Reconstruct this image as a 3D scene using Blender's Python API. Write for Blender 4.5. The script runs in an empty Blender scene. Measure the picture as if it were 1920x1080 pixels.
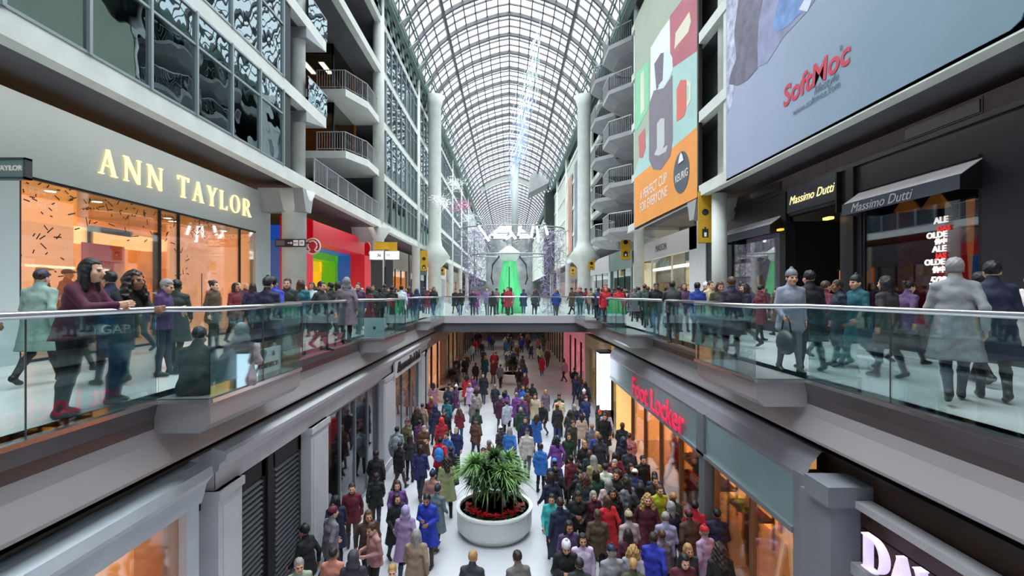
import bpy, math, random
import numpy as np
from mathutils import Vector, Matrix, Euler
random.seed(7); rng = np.random.default_rng(7)
SC = bpy.context.scene
COL = SC.collection
PI = math.pi
EYE = 1.45; F = 900.0; CX, CY = 955.0, 550.0
LZ = -5.25                                   # floor of the lower concourse
def lin(c):
    return tuple(((v/12.92) if v <= .04045 else ((v+.055)/1.055)**2.4) for v in c)
def hexc(h):
    return lin((int(h[0:2],16)/255, int(h[2:4],16)/255, int(h[4:6],16)/255))
def on_wall(px, py, X):                      # measured point of the photo on a wall plane at x = X
    Y = F*X/(px-CX); return (X, Y, EYE-(py-CY)/F*Y)
def at_depth(px, py, Y):
    return ((px-CX)/F*Y, Y, EYE-(py-CY)/F*Y)
def on_floor(px, py, z=0.0):
    Y = F*(EYE-z)/(py-CY); return ((px-CX)/F*Y, Y, z)

# ---------------------------------------------------------------- materials
MATS = {}
def mat(name, col, rough=.6, metal=0.0, emit=None, estr=0.0, noise=0.0, nscale=3.0, bump=0.0, bscale=20.0, spec=.5, stretch=None):
    if name in MATS: return MATS[name]
    m = bpy.data.materials.new(name); m.use_nodes = True
    nt = m.node_tree; b = nt.nodes['Principled BSDF']
    c = hexc(col) if isinstance(col, str) else col
    b.inputs['Base Color'].default_value = (*c, 1)
    b.inputs['Roughness'].default_value = rough; b.inputs['Metallic'].default_value = metal
    b.inputs['Specular IOR Level'].default_value = spec
    if emit:
        e = hexc(emit) if isinstance(emit, str) else emit
        b.inputs['Emission Color'].default_value = (*e, 1); b.inputs['Emission Strength'].default_value = estr
    if noise or bump:
        tc = nt.nodes.new('ShaderNodeTexCoord'); mp = nt.nodes.new('ShaderNodeMapping')
        nt.links.new(tc.outputs['Object'], mp.inputs['Vector'])
        if stretch: mp.inputs['Scale'].default_value = stretch
    if noise:
        n = nt.nodes.new('ShaderNodeTexNoise'); n.inputs['Scale'].default_value = nscale; n.inputs['Detail'].default_value = 5
        nt.links.new(mp.outputs['Vector'], n.inputs['Vector'])
        r = nt.nodes.new('ShaderNodeValToRGB')
        r.color_ramp.elements[0].position = .3; r.color_ramp.elements[1].position = .7
        r.color_ramp.elements[0].color = (*[v*(1-noise) for v in c], 1)
        r.color_ramp.elements[1].color = (*[min(1, v*(1+noise*.6)) for v in c], 1)
        nt.links.new(n.outputs['Fac'], r.inputs['Fac']); nt.links.new(r.outputs['Color'], b.inputs['Base Color'])
        if emit: nt.links.new(r.outputs['Color'], b.inputs['Emission Color'])
    if bump:
        n2 = nt.nodes.new('ShaderNodeTexNoise'); n2.inputs['Scale'].default_value = bscale
        nt.links.new(mp.outputs['Vector'], n2.inputs['Vector'])
        bp = nt.nodes.new('ShaderNodeBump'); bp.inputs['Strength'].default_value = bump; bp.inputs['Distance'].default_value = .05
        nt.links.new(n2.outputs['Fac'], bp.inputs['Height']); nt.links.new(bp.outputs['Normal'], b.inputs['Normal'])
    MATS[name] = m; return m
def glass(name, tint, refl_tint=(1,1,1), fac=.12, rough=0.02, bump=0.0, bscale=1.2, fres=True, opac=0.0, ocol=(.1,.1,.1)):
    if name in MATS: return MATS[name]
    m = bpy.data.materials.new(name); m.use_nodes = True; nt = m.node_tree
    for n in list(nt.nodes): nt.nodes.remove(n)
    out = nt.nodes.new('ShaderNodeOutputMaterial'); tr = nt.nodes.new('ShaderNodeBsdfTransparent'); gl = nt.nodes.new('ShaderNodeBsdfGlossy')
    tr.inputs['Color'].default_value = (*tint, 1); gl.inputs['Color'].default_value = (*refl_tint, 1); gl.inputs['Roughness'].default_value = rough
    mx = nt.nodes.new('ShaderNodeMixShader')
    if fres:
        lw = nt.nodes.new('ShaderNodeLayerWeight'); lw.inputs['Blend'].default_value = .25
        mr = nt.nodes.new('ShaderNodeMapRange'); mr.inputs['To Min'].default_value = fac; mr.inputs['To Max'].default_value = min(.9, fac+.6)
        nt.links.new(lw.outputs['Fresnel'], mr.inputs['Value']); nt.links.new(mr.outputs['Result'], mx.inputs['Fac'])
    else: mx.inputs['Fac'].default_value = fac
    src = tr
    if opac:
        df = nt.nodes.new('ShaderNodeBsdfDiffuse'); df.inputs['Color'].default_value = (*ocol, 1)
        m2 = nt.nodes.new('ShaderNodeMixShader'); m2.inputs['Fac'].default_value = opac
        nt.links.new(tr.outputs[0], m2.inputs[1]); nt.links.new(df.outputs[0], m2.inputs[2]); src = m2
    nt.links.new(src.outputs[0], mx.inputs[1]); nt.links.new(gl.outputs[0], mx.inputs[2]); nt.links.new(mx.outputs[0], out.inputs['Surface'])
    if bump:
        tc = nt.nodes.new('ShaderNodeTexCoord'); n2 = nt.nodes.new('ShaderNodeTexNoise'); n2.inputs['Scale'].default_value = bscale; n2.inputs['Detail'].default_value = 1
        bp = nt.nodes.new('ShaderNodeBump'); bp.inputs['Strength'].default_value = bump; bp.inputs['Distance'].default_value = .2
        nt.links.new(tc.outputs['Object'], n2.inputs['Vector']); nt.links.new(n2.outputs['Fac'], bp.inputs['Height']); nt.links.new(bp.outputs['Normal'], gl.inputs['Normal'])
    MATS[name] = m; return m
def objcol(name, rough=.8, bump=.25):
    """cloth whose colour is each object's own colour"""
    if name in MATS: return MATS[name]
    m = mat(name, '808080', rough, bump=bump, bscale=9); nt = m.node_tree
    oi = nt.nodes.new('ShaderNodeObjectInfo'); nt.links.new(oi.outputs['Color'], nt.nodes['Principled BSDF'].inputs['Base Color'])
    return m

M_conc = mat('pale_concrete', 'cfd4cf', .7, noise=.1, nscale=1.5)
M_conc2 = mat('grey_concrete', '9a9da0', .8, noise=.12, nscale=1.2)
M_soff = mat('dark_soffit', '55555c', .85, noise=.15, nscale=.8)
M_dark = mat('near_black_panel', '14161c', .5, noise=.2)
M_recess = mat('recess_wall', '34353a', .8, noise=.2)
M_steel = mat('brushed_steel', 'c9c9cc', .22, 1.0)
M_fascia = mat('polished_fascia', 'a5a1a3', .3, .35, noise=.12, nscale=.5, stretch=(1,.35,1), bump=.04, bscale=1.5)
M_white = mat('white_paint', 'd8d9dc', .5, noise=.05)
M_lwhite = mat('moulded_white_frame', 'c4c6cc', .45, noise=.06)
M_frame = mat('window_frame_metal', '9aa5a8', .4, .6)
M_dframe = mat('dark_window_frame', '22282a', .4, .4)
M_floor = mat('terrazzo_floor', 'c9c9c6', .22, noise=.08, nscale=.9)
M_lfloor = mat('lower_terrazzo_floor', 'c4c6cc', .25, noise=.1, nscale=.6)
M_edge = mat('dark_floor_border', '3c4244', .35)
M_slabface = mat('bridge_slab_face', 'b9b6bb', .5)
M_roof = mat('roof_steel', '5d696b', .45, .2)
M_roof2 = mat('roof_purlin_steel', '59575d', .45, .2)
M_eave = mat('eaves_green_grey', '68807b', .6)
G_roof = glass('roof_glass', (.93,.97,.98), fac=.03, fres=False)
G_rail = glass('balustrade_glass', (.87,.94,.94), (.8,.97,.98), fac=.035)
G_shop = glass('shop_glass', (.95,.94,.92), fac=.05)
G_dark = glass('dark_shop_glass', (.55,.58,.62), (.8,.8,.85), fac=.16)
G_tint = glass('curtain_wall_glass', (.16,.2,.24), (.7,.85,.9), fac=.3, bump=.055, bscale=1.1, rough=.01)
G_tint2 = glass('office_glass', (.55,.58,.55), (.8,.9,.9), fac=.12, bump=.03)
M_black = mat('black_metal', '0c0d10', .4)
def emis(name, col, s): return mat(name, col, .8, emit=col, estr=s)

# ---------------------------------------------------------------- mesh building
def newmesh(name, verts, faces, mats, fm=None, smooth=False):
    me = bpy.data.meshes.new(name); me.from_pydata([tuple(v) for v in verts], [], faces)
    for m in (mats if isinstance(mats, (list, tuple)) else [mats]): me.materials.append(m)
    if fm is not None: me.polygons.foreach_set('material_index', fm)
    if smooth: me.polygons.foreach_set('use_smooth', [True]*len(me.polygons))
    me.update(); return me
def link(name, me, parent=None, label=None, cat=None, group=None, kind=None):
    o = bpy.data.objects.new(name, me); COL.objects.link(o)
    if parent is not None: o.parent = parent
    if label: o['label'] = label
    if cat: o['category'] = cat
    if group: o['group'] = group
    if kind: o['kind'] = kind
    return o
def thing(name, label, cat, loc=(0,0,0), rz=0, group=None):
    o = link(name, None, None, label, cat, group); o.location = loc; o.rotation_euler = (0,0,rz); o.empty_display_size = .2; return o
EACH={'post','shelf','display_shelf','mullion','step','rod'}
class MB:
    def __init__(s): s.v=[]; s.f=[]; s.m=[]; s.mats=[]; s.cur=0; s.sm=False
    def use(s, m):
        if m not in s.mats: s.mats.append(m)
        s.cur = s.mats.index(m); return s
    def poly(s, pts):
        n=len(s.v); s.v += [tuple(p) for p in pts]; s.f.append(tuple(range(n, n+len(pts)))); s.m.append(s.cur); return s
    def box(s, x0,x1,y0,y1,z0,z1):
        if x0>x1: x0,x1=x1,x0
        if y0>y1: y0,y1=y1,y0
        if z0>z1: z0,z1=z1,z0
        n=len(s.v); s.v += [(x0,y0,z0),(x1,y0,z0),(x1,y1,z0),(x0,y1,z0),(x0,y0,z1),(x1,y0,z1),(x1,y1,z1),(x0,y1,z1)]
        for q in ((0,3,2,1),(4,5,6,7),(0,1,5,4),(1,2,6,5),(2,3,7,6),(3,0,4,7)): s.f.append(tuple(n+i for i in q)); s.m.append(s.cur)
        return s
    def prism(s, pts, d):
        """planar polygon extruded by vector d"""
        n=len(s.v); k=len(pts); s.v += [tuple(p) for p in pts]+[tuple(Vector(p)+Vector(d)) for p in pts]
        s.f.append(tuple(range(n,n+k))); s.f.append(tuple(range(n+2*k-1,n+k-1,-1))); s.m += [s.cur]*2
        for i in range(k):
            j=(i+1)%k; s.f.append((n+i,n+k+i,n+k+j,n+j)); s.m.append(s.cur)
        return s
    def tube(s, pts, r, n=8, caps=True, r2=None):
        pts=[Vector(p) for p in pts]; rings=[]; L=len(pts)
        up=Vector((0,0,1))
        for i,p in enumerate(pts):
            t=(pts[min(i+1,L-1)]-pts[max(i-1,0)]).normalized()
            u=t.cross(up)
            if u.length<1e-3: u=t.cross(Vector((0,1,0)))
            u.normalize(); w=u.cross(t)
            rr = r if r2 is None else r+(r2-r)*i/max(1,L-1)
            b=len(s.v); s.v += [tuple(p+u*math.cos(a)*rr+w*math.sin(a)*rr) for a in [2*PI*(k+.5)/n for k in range(n)]]; rings.append(b)
        for a,b in zip(rings[:-1],rings[1:]):
            for k in range(n):
                j=(k+1)%n; s.f.append((a+k,a+j,b+j,b+k)); s.m.append(s.cur)
        if caps:
            s.f.append(tuple(rings[0]+k for k in range(n-1,-1,-1))); s.f.append(tuple(rings[-1]+k for k in range(n))); s.m += [s.cur]*2
        return s
    def lathe(s, prof, c=(0,0), n=24, a0=0.0):
        """profile [(r,z)] about the z axis at c"""
        rings=[]
        for r,z in prof:
            b=len(s.v); s.v += [(c[0]+r*math.cos(2*PI*k/n+a0), c[1]+r*math.sin(2*PI*k/n+a0), z) for k in range(n)]; rings.append(b)
        for a,b in zip(rings[:-1],rings[1:]):
            for k in range(n):
                j=(k+1)%n; s.f.append((a+k,a+j,b+j,b+k)); s.m.append(s.cur)
        s.f.append(tuple(rings[0]+k for k in range(n-1,-1,-1))); s.f.append(tuple(rings[-1]+k for k in range(n))); s.m += [s.cur]*2
        return s
    def profile(s, prof, y0, y1):
        """open profile [(x,z)] swept along y"""
        for (xa,za),(xb,zb) in zip(prof[:-1],prof[1:]):
            s.poly([(xa,y0,za),(xb,y0,zb),(xb,y1,zb),(xa,y1,za)])
        return s
    def ell(s, c, r, nu=12, nv=8):
        c=Vector(c); base=len(s.v)
        for i in range(nv+1):
            th=PI*i/nv
            for k in range(nu):
                ph=2*PI*k/nu; s.v.append((c.x+r[0]*math.sin(th)*math.cos(ph), c.y+r[1]*math.sin(th)*math.sin(ph), c.z+r[2]*math.cos(th)))
        for i in range(nv):
            for k in range(nu):
                j=(k+1)%nu; s.f.append((base+i*nu+k, base+(i+1)*nu+k, base+(i+1)*nu+j, base+i*nu+j)); s.m.append(s.cur)
        return s
    def build(s, name, m=None, parent=None, label=None, cat=None, group=None, kind=None, smooth=False):
        if m is not None: s.mats=[m]; s.m=[0]*len(s.f)
        if name in EACH:
            par=list(range(len(s.v)))
            def find(a):
                while par[a]!=a: par[a]=par[par[a]]; a=par[a]
                return a
            for f in s.f:
                r=find(f[0])
                for i in f[1:]: par[find(i)]=r
            isl={}
            for f in s.f: isl.setdefault(find(f[0]),[]).append(f)
            last=None
            for fs in isl.values():
                ids=sorted({i for f in fs for i in f}); mp={a:b for b,a in enumerate(ids)}
                last=link(name,newmesh(name,[s.v[i] for i in ids],[tuple(mp[i] for i in f) for f in fs],s.mats,None,smooth),parent,label,cat,group,kind)
            return last
        me = newmesh(name, s.v, s.f, s.mats, s.m, smooth)
        return link(name, me, parent, label, cat, group, kind)
def B(*a): return MB().box(*a)
def structure(name, mb, m=None, parent=None, smooth=False):
    return mb.build(name, m, parent, kind=None if parent is not None else 'structure', smooth=smooth)

def text(s, size, face, loc, m, parent, name='lettering', extrude=.01, bold=0.0, shear=0.0, sx=1.0, space=1.0, align='CENTER', rot=None, sy=1.0):
    cu = bpy.data.curves.new(name, 'FONT'); cu.body = s; cu.size = size; cu.extrude = extrude; cu.offset = bold; cu.shear = shear
    cu.align_x = align; cu.align_y = 'CENTER'; cu.space_character = space; cu.resolution_u = 3
    tmp = bpy.data.objects.new('tmp', cu); COL.objects.link(tmp); bpy.context.view_layer.update()
    me = bpy.data.meshes.new_from_object(tmp.evaluated_get(bpy.context.evaluated_depsgraph_get()))
    bpy.data.objects.remove(tmp); bpy.data.curves.remove(cu)
    me.materials.clear(); me.materials.append(m)
    R = {'L': Euler((PI/2,0,PI/2)), 'R': Euler((PI/2,0,-PI/2)), 'F': Euler((PI/2,0,0))}[face].to_matrix().to_4x4()
    if rot: R = R @ Matrix.Rotation(rot, 4, 'Z')
    me.transform(Matrix.Translation(Vector(loc)) @ R @ Matrix.Diagonal((sx, sy, 1, 1)))
    return link(name, me, parent)

# serif capitals from strokes: unit height 1, (width, [thick/thin stroke quads])
def _bar(x0,y0,x1,y1,w0,w1=None):
    w1 = w0 if w1 is None else w1
    return [(x0-w0/2,y0),(x0+w0/2,y0),(x1+w1/2,y1),(x1-w1/2,y1)]
def _ser(x,y,w=.22,h=.035): return [(x-w/2,y-h/2),(x+w/2,y-h/2),(x+w/2,y+h/2),(x-w/2,y+h/2)]
def _arc(cx,cy,rx,ry,a0,a1,tmin,tmax,n=14):
    out=[]
    for i in range(n):
        q=[]
        for a,s in ((a0+(a1-a0)*i/n,1),(a0+(a1-a0)*(i+1)/n,1)):
            t=tmin+(tmax-tmin)*abs(math.cos(a)); q.append(((cx+(rx)*math.cos(a),cy+(ry)*math.sin(a)),(cx+(rx-t)*math.cos(a),cy+(ry-tmin)*math.sin(a))))
        out.append([q[0][0],q[1][0],q[1][1],q[0][1]])
    return out
SER = {
 'A': (.86, [_bar(.12,0,.42,1,.045,.03), _bar(.74,0,.42,1,.13,.12), [(.22,.34),(.64,.34),(.63,.38),(.23,.38)], _ser(.12,.015), _ser(.74,.015,.28)]),
 'N': (.95, [_bar(.14,0,.14,1,.05), _bar(.82,0,.82,1,.05), [(.06,1),(.22,1),(.86,0),(.74,0)], _ser(.14,.015), _ser(.1,.985), _ser(.82,.985)]),
 'T': (.78, [_bar(.39,0,.39,1,.12), [(.02,.95),(.76,.95),(.76,1),(.02,1)], _bar(.035,.8,.035,1,.035,.05), _bar(.745,.8,.745,1,.035,.05), _ser(.39,.015,.32)]),
 'Y': (.84, [_bar(.42,0,.42,.46,.12), [(.07,1),(.22,1),(.48,.46),(.36,.46)], [(.72,1),(.77,1),(.48,.46),(.42,.44)], _ser(.42,.015,.3), _ser(.14,.985,.26), _ser(.75,.985,.2)]),
 'L': (.68, [_bar(.16,0,.16,1,.12), [(.1,0),(.64,0),(.64,.045),(.1,.045)], _bar(.63,.0,.65,.22,.05,.03), _ser(.16,.985,.3)]),
 'O': (1.0, _arc(.5,.5,.46,.51,0,2*PI,.035,.13,28)),
 'R': (.86, [_bar(.16,0,.16,1,.12), *_arc(.4,.745,.3,.255,-PI/2,PI/2,.04,.13), [(.16,.96),(.42,.96),(.42,1),(.16,1)], [(.16,.49),(.42,.49),(.42,.53),(.16,.53)], [(.36,.5),(.5,.5),(.86,0),(.7,0)], _ser(.16,.015,.3), _ser(.79,.015,.2)]),
 'D': (.9, [_bar(.16,0,.16,1,.14), *_arc(.36,.5,.5,.5,-PI/2,PI/2,.05,.15,16), [(.16,.95),(.38,.95),(.38,1),(.16,1)], [(.16,0),(.38,0),(.38,.05),(.16,.05)], _ser(.12,.015,.22), _ser(.12,.985,.22)]),
 'V': (.86, [[(.04,1),(.2,1),(.48,0),(.38,0)], [(.74,1),(.8,1),(.48,0),(.42,0)], _ser(.13,.985,.26), _ser(.77,.985,.2)]),
 'I': (.4, [_bar(.2,0,.2,1,.13), _ser(.2,.015,.32), _ser(.2,.985,.32)]),
 ' ': (.5, []),
}
def serif_letters(s, h, face, start, m, parent, name='letter', gap=.16, depth=.05, tilt=0.0, thick=1.0):
    """each letter an own part; runs along +y on a left wall ('L'), along -y on a right wall ('R')"""
    pos = 0.0; sgn = 1 if face=='L' else -1
    for ch in s:
        w, polys = SER[ch]
        if polys:
            mb = MB()
            for q in polys:
                pts=[]
                for (u,v) in q:
                    pts.append((start[0], start[1]+sgn*(pos+u)*h, start[2]+v*h + tilt*(pos+u)*h))
                mb.prism(pts, (sgn*depth,0,0))
            mb.build(name, m, parent)
        pos += w+gap
    return pos*h
# ================================================================ floors and slabs
LP = [(-4.62,-4),(-4.62,6.3),(-3.95,6.34),(-3.95,9.07),(-4.55,9.1),(-4.55,14.96),(-3.92,15.0),(-3.92,18),(-4.55,18.05),(-4.55,24),(-3.95,24.05),(-3.95,29)]
RP = [(4.84,-4),(4.84,7.78),(4.02,7.82),(3.97,10.24),(4.56,10.28),(4.56,16.15),(3.95,16.2),(3.95,19.5),(4.56,19.55),(4.56,25),(3.95,25.05),(3.95,29)]
mb = MB()
mb.poly([(x,y,0) for x,y in LP]+[(-14.5,29,0),(-14.5,-4,0)])
mb.poly([(x,y,0) for x,y in reversed(RP)]+[(14.5,-4,0),(14.5,29,0)])
mb.poly([(-14.5,29,0),(14.5,29,0),(14.5,172,0),(-14.5,172,0)])
structure('floor', mb, M_floor)
mb = MB()                                     # dark stone border along the edge
for P_, s in ((LP,-1),(RP,1)):
    for (xa,ya),(xb,yb) in zip(P_[:-1],P_[1:]):
        if abs(xb-xa) < .3: mb.box(min(xa,xb)+(-.24 if s<0 else 0), max(xa,xb)+(0 if s<0 else .24), ya, yb, .0, .012)
structure('trim_1', mb, M_edge)
structure('floor_lower', B(-10,10,-4,95,LZ-.2,LZ), M_lfloor)
# slab body over the lower shops and lower ceiling under the far floor
mb = MB(); mb.box(-14.5,-5.1,-4,29,-.82,-.02); mb.box(5.1,14.5,-4,29,-.82,-.02)
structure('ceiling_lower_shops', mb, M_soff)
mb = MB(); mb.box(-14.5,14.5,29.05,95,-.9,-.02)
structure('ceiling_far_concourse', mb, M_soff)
structure('trim_2', B(-4.6,4.6,28.95,29.1,-.34,.1), M_slabface)
M_fascia2 = mat('polished_fascia_reflection', '665d60', .28, .5, noise=.2, nscale=.5, stretch=(1,.35,1), bump=.04, bscale=1.5)  # same band toned darker: its reddish reflection is put into the colour
# fascia: straight polished band, boxed out under each bay
for s, P_, nm in ((-1,LP,'fascia_left'),(1,RP,'fascia_right')):
    mb = MB(); x = 4.64 if s<0 else 4.8
    prof = [(s*(x+.5),-.0),(s*x,-.0),(s*(x+.05),-.2),(s*(x+.05),-.34),(s*(x+.01),-.5),(s*(x-.13),-.79),(s*(x-.13),-.83),(s*(x+.6),-.83)]
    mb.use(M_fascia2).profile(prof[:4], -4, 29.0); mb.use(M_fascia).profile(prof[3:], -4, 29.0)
    structure('beam_'+nm, mb)
    mb = MB()
    for i in range(len(P_)-1):
        (xa,ya),(xb,yb) = P_[i],P_[i+1]
        if abs(xb) < 4.2 and abs(xa) < 4.2:
            xi = s*(x+.1); top, bot = .03, -.28
            # box with a chamfered lower edge
            pr = [(xa,top),(xa,bot),(xa-s*-.16 if False else xa+s*.14,bot-.12),(xi,bot-.12),(xi,top)]
            mb.prism([(px_,ya,pz_) for px_,pz_ in pr], (0,yb-ya,0))
    structure('trim_bay_'+nm, mb, M_fascia)
# ---------------------------------------------------------------- glass balustrades
def balustrade(P_, s, label):
    t = thing('glass_balustrade', label, 'railing', (P_[0][0], P_[0][1], 0)); inv = Matrix.Translation((-P_[0][0], -P_[0][1], 0))
    def put(mb, name, m, smooth=False, lab=None):
        o = mb.build(name, m, t, lab, smooth=smooth); o.data.transform(inv); return o
    put(MB().tube([(x,y,1.24) for x,y in P_], .038, 10), 'handrail', M_steel, True)
    base = MB()
    for (xa,ya),(xb,yb) in zip(P_[:-1],P_[1:]):
        L = math.hypot(xb-xa,yb-ya); n = max(1, round(L/1.65)); d = Vector((xb-xa,yb-ya,0))/L; nn = Vector((-d.y,d.x,0))
        base.prism([Vector((xa,ya,.0))+nn*.035, Vector((xa,ya,.0))-nn*.035, Vector((xa,ya,.055))-nn*.035, Vector((xa,ya,.055))+nn*.035], d*L)
        for k in range(n):
            a = Vector((xa,ya,0))+d*(L*k/n+.012); b = Vector((xa,ya,0))+d*(L*(k+1)/n-.012)
            pane = MB().prism([a+nn*.006+Vector((0,0,.05)), a-nn*.006+Vector((0,0,.05)), a-nn*.006+Vector((0,0,1.2)), a+nn*.006+Vector((0,0,1.2))], b-a)
            put(pane, 'glass_panel', G_rail)
            if k: put(MB().tube([a-d*.012+Vector((0,0,.05)), a-d*.012+Vector((0,0,1.2))], .009, 6), 'joint_seal', M_edge)
    put(base, 'base_rail', M_steel)
    return t
balustrade(LP, -1, 'glass balustrade with steel handrail before the shop with gold lettering')
balustrade(RP, 1, 'glass balustrade with steel handrail before the dark shopfront with awnings')
balustrade([(-3.9,29.0),(3.9,29.0)], 1, 'glass balustrade across the far end of the open void')

# ================================================================ roof
HW, ZE, RISE = 8.2, 21.4, 4.8
RR = (HW*HW+RISE*RISE)/(2*RISE); ZC = ZE+RISE-RR; A1 = math.asin(HW/RR)
def kink(x): return .32*max(0,1-abs(x)/2.6)      # the slight gable at the ridge
def arc(r, n, a0=-A1, a1=A1): return [(r*math.sin(a0+(a1-a0)*i/n), ZC+r*math.cos(a0+(a1-a0)*i/n)+kink(r*math.sin(a0+(a1-a0)*i/n))) for i in range(n+1)]
Y0R, Y1R = -6, 172
mb = MB(); pts = arc(RR, 20); mb.profile(pts, Y0R, Y1R); structure('ceiling', mb, G_roof, smooth=True)
def archrib(mb, y, r, w, d, n=20, hw=None):
    a = arc(r+d/2, n); b = arc(r-d/2, n)
    for i in range(n):
        p0,p1,q0,q1 = a[i],a[i+1],b[i],b[i+1]
        c = [(p0[0],y-w/2,p0[1]),(p1[0],y-w/2,p1[1]),(q1[0],y-w/2,q1[1]),(q0[0],y-w/2,q0[1])]
        e = [(v[0],y+w/2,v[2]) for v in c]
        mb.poly(c); mb.poly([c[3],c[2],e[2],e[3]]); mb.poly(e[::-1])
mb = MB(); y = -5.0; k = 0
while y < Y1R:
    archrib(mb, y, RR-.24, .24, .3); archrib(mb, y+.42, RR-.12, .13, .14); y += 3.4
structure('ceiling_main_arches', mb, M_roof2)
mb = MB(); y = -5.0; k = 0
while y < Y1R:
    if k % 3: archrib(mb, y, RR-.07, .11, .12)
    y += 3.4/3; k += 1
structure('ceiling_glazing_bars', mb, M_roof2)
mb = MB()
for i in range(1,20):
    a = -A1+2*A1*i/20; thick = i in (4,16); w = .24 if thick else (.1 if i != 10 else .14); r0 = RR-(.3 if thick else .02); r1 = r0-w
    dx = w/2
    ZC_ = ZC; ZK = ZC+kink(r0*math.sin(a))
    c = [(r0*math.sin(a)-dx, r0*math.cos(a)+ZK),(r0*math.sin(a)+dx, r0*math.cos(a)+ZK),(r1*math.sin(a)+dx, r1*math.cos(a)+ZK),(r1*math.sin(a)-dx, r1*math.cos(a)+ZK)]
    mb.prism([(p[0],Y0R,p[1]) for p in c], (0,Y1R-Y0R,0))
structure('ceiling_purlins', mb, M_roof2)
# white band where the vault changes, and the glazed far gable
mb = MB(); a = arc(RR-.1, 20, -.75, .75); b = arc(RR-1.05, 20, -.75, .75)
for i in range(20):
    for yy in (101,): mb.prism([(a[i][0],yy,a[i][1]),(a[i+1][0],yy,a[i+1][1]),(b[i+1][0],yy,b[i+1][1]),(b[i][0],yy,b[i][1])], (0,1.2,0))
structure('beam_white_arch', mb, M_conc)
mb = MB()
for x in np.arange(-8,8.1,1.0): mb.box(x-.05,x+.05,171.8,171.9,21,26)
for z in np.arange(21,26,1.2): mb.box(-8.2,8.2,171.8,171.9,z-.05,z+.05)
structure('window_1', mb, M_roof2)
structure('wall_far', B(-14.5,14.5,171.9,172.2,-1,21.0), mat('far_wall_tone','8f9496',.8,noise=.5,nscale=.25))
structure('wall_behind', B(-14.5,14.5,-6.3,-6.0,LZ,26.5), M_conc2)
# eaves gutter beams with trusses
for s in (-1,1):
    mb = MB()
    mb.profile([(s*8.15,21.5),(s*7.75,21.2),(s*7.75,20.7),(s*8.3,20.5)], Y0R, Y1R)
    mb.box(s*8.2,s*14.5,Y0R,Y1R,21.4,21.7)
    structure('beam_eaves_'+('left' if s<0 else 'right'), mb, M_eave)
    mb = MB(); y = 20.0
    while y < 100:
        mb.tube([(s*7.75,y,20.3),(s*7.3,y+1.7,21.9)], .05, 5); mb.tube([(s*7.3,y+1.7,21.9),(s*7.75,y+3.4,20.3)], .05, 5)
        y += 3.4
    mb.tube([(s*7.3,20,21.95),(s*7.3,100,21.95)], .08, 5); mb.tube([(s*7.75,20,20.3),(s*7.75,100,20.3)], .07, 5)
    structure('beam_eaves_truss_'+('left' if s<0 else 'right'), mb, M_eave)

# ================================================================ galleries
LV = [6.1, 9.3, 12.7, 16.0, 19.2]             # floor levels above
TH = .46
for s in (-1,1):
    side = 'left' if s<0 else 'right'
    mb = MB()
    for i,z in enumerate(LV):
        segs = [(-6,172)]
        if s<0 and i in (1,2): segs = [(-6,21.5),(30.9,172)]
        if s>0 and i>0: segs = [(-6,32.2),(43.8,172)]
        for a,b in segs: mb.box(s*8.2,s*8.55,a,b,z-TH,z)
    structure('beam_floor_edges_'+side, mb, M_conc)
    mb = MB()
    for i,z in enumerate(LV):
        segs = [(-6,172)]
        if s<0 and i in (1,2): segs = [(-6,21.5),(31,172)]
        for a,b in segs: mb.box(s*8.55,s*14.4,a,b,(z-TH+.02) if i else z-.12,z-.02)  # lowest slab raised to leave a recess hiding the added fill lights
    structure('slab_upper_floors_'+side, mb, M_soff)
    structure('wall_outer_'+side, B(s*14.4,s*14.6,-6,172,LZ,21.5), M_recess)
# set-back office balconies, left
mb = MB()
for z in LV[1:3]:
    mb.prism([(-14.3,26.4,z-.4),(-9.0,26.4,z-.4),(-8.3,28.2,z-.4),(-8.3,31,z-.4),(-14.3,31,z-.4)], (0,0,.4))
structure('slab_office_balconies', mb, M_conc)

def railing_bars(pts, z, label, cat='railing', group=None, h=1.05, step=.14):
    t = thing('metal_railing', label, cat, (pts[0][0],pts[0][1],z), group=group)
    o0 = Vector((pts[0][0],pts[0][1],z)); pt = [Vector((x,y,z))-o0 for x,y in pts]
    MB().tube([p+Vector((0,0,h)) for p in pt], .03, 6).build('top_rail', M_conc2, t)
    MB().tube([p+Vector((0,0,.12)) for p in pt], .02, 6).build('bottom_rail', M_conc2, t)
    mb = MB()
    for a,b in zip(pt[:-1],pt[1:]):
        n = max(1,int((b-a).length/step))
        for k in range(n+1):
            p = a+(b-a)*k/n; w = .022 if k%10==0 else .009
            mb.box(p.x-w,p.x+w,p.y-w,p.y+w,p.z if k%10==0 else .12,h)
    mb.build('balusters', M_conc2, t)
    return t
railing_bars([(-8.25,20.3),(-8.25,31.2)], LV[0], 'long white metal railing above the red shopfront')
def LVn(i): return ('above the red shop railing','second up from the red shop railing')[i-1]
for i in (1,2):
    railing_bars([(-10.6,26.45),(-9.05,26.45),(-8.35,28.2),(-8.35,30.3)], LV[i], 'white bar railing on office balcony '+('with orange room, lower of two' if i==1 else 'with orange room, upper of two'))
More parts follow.
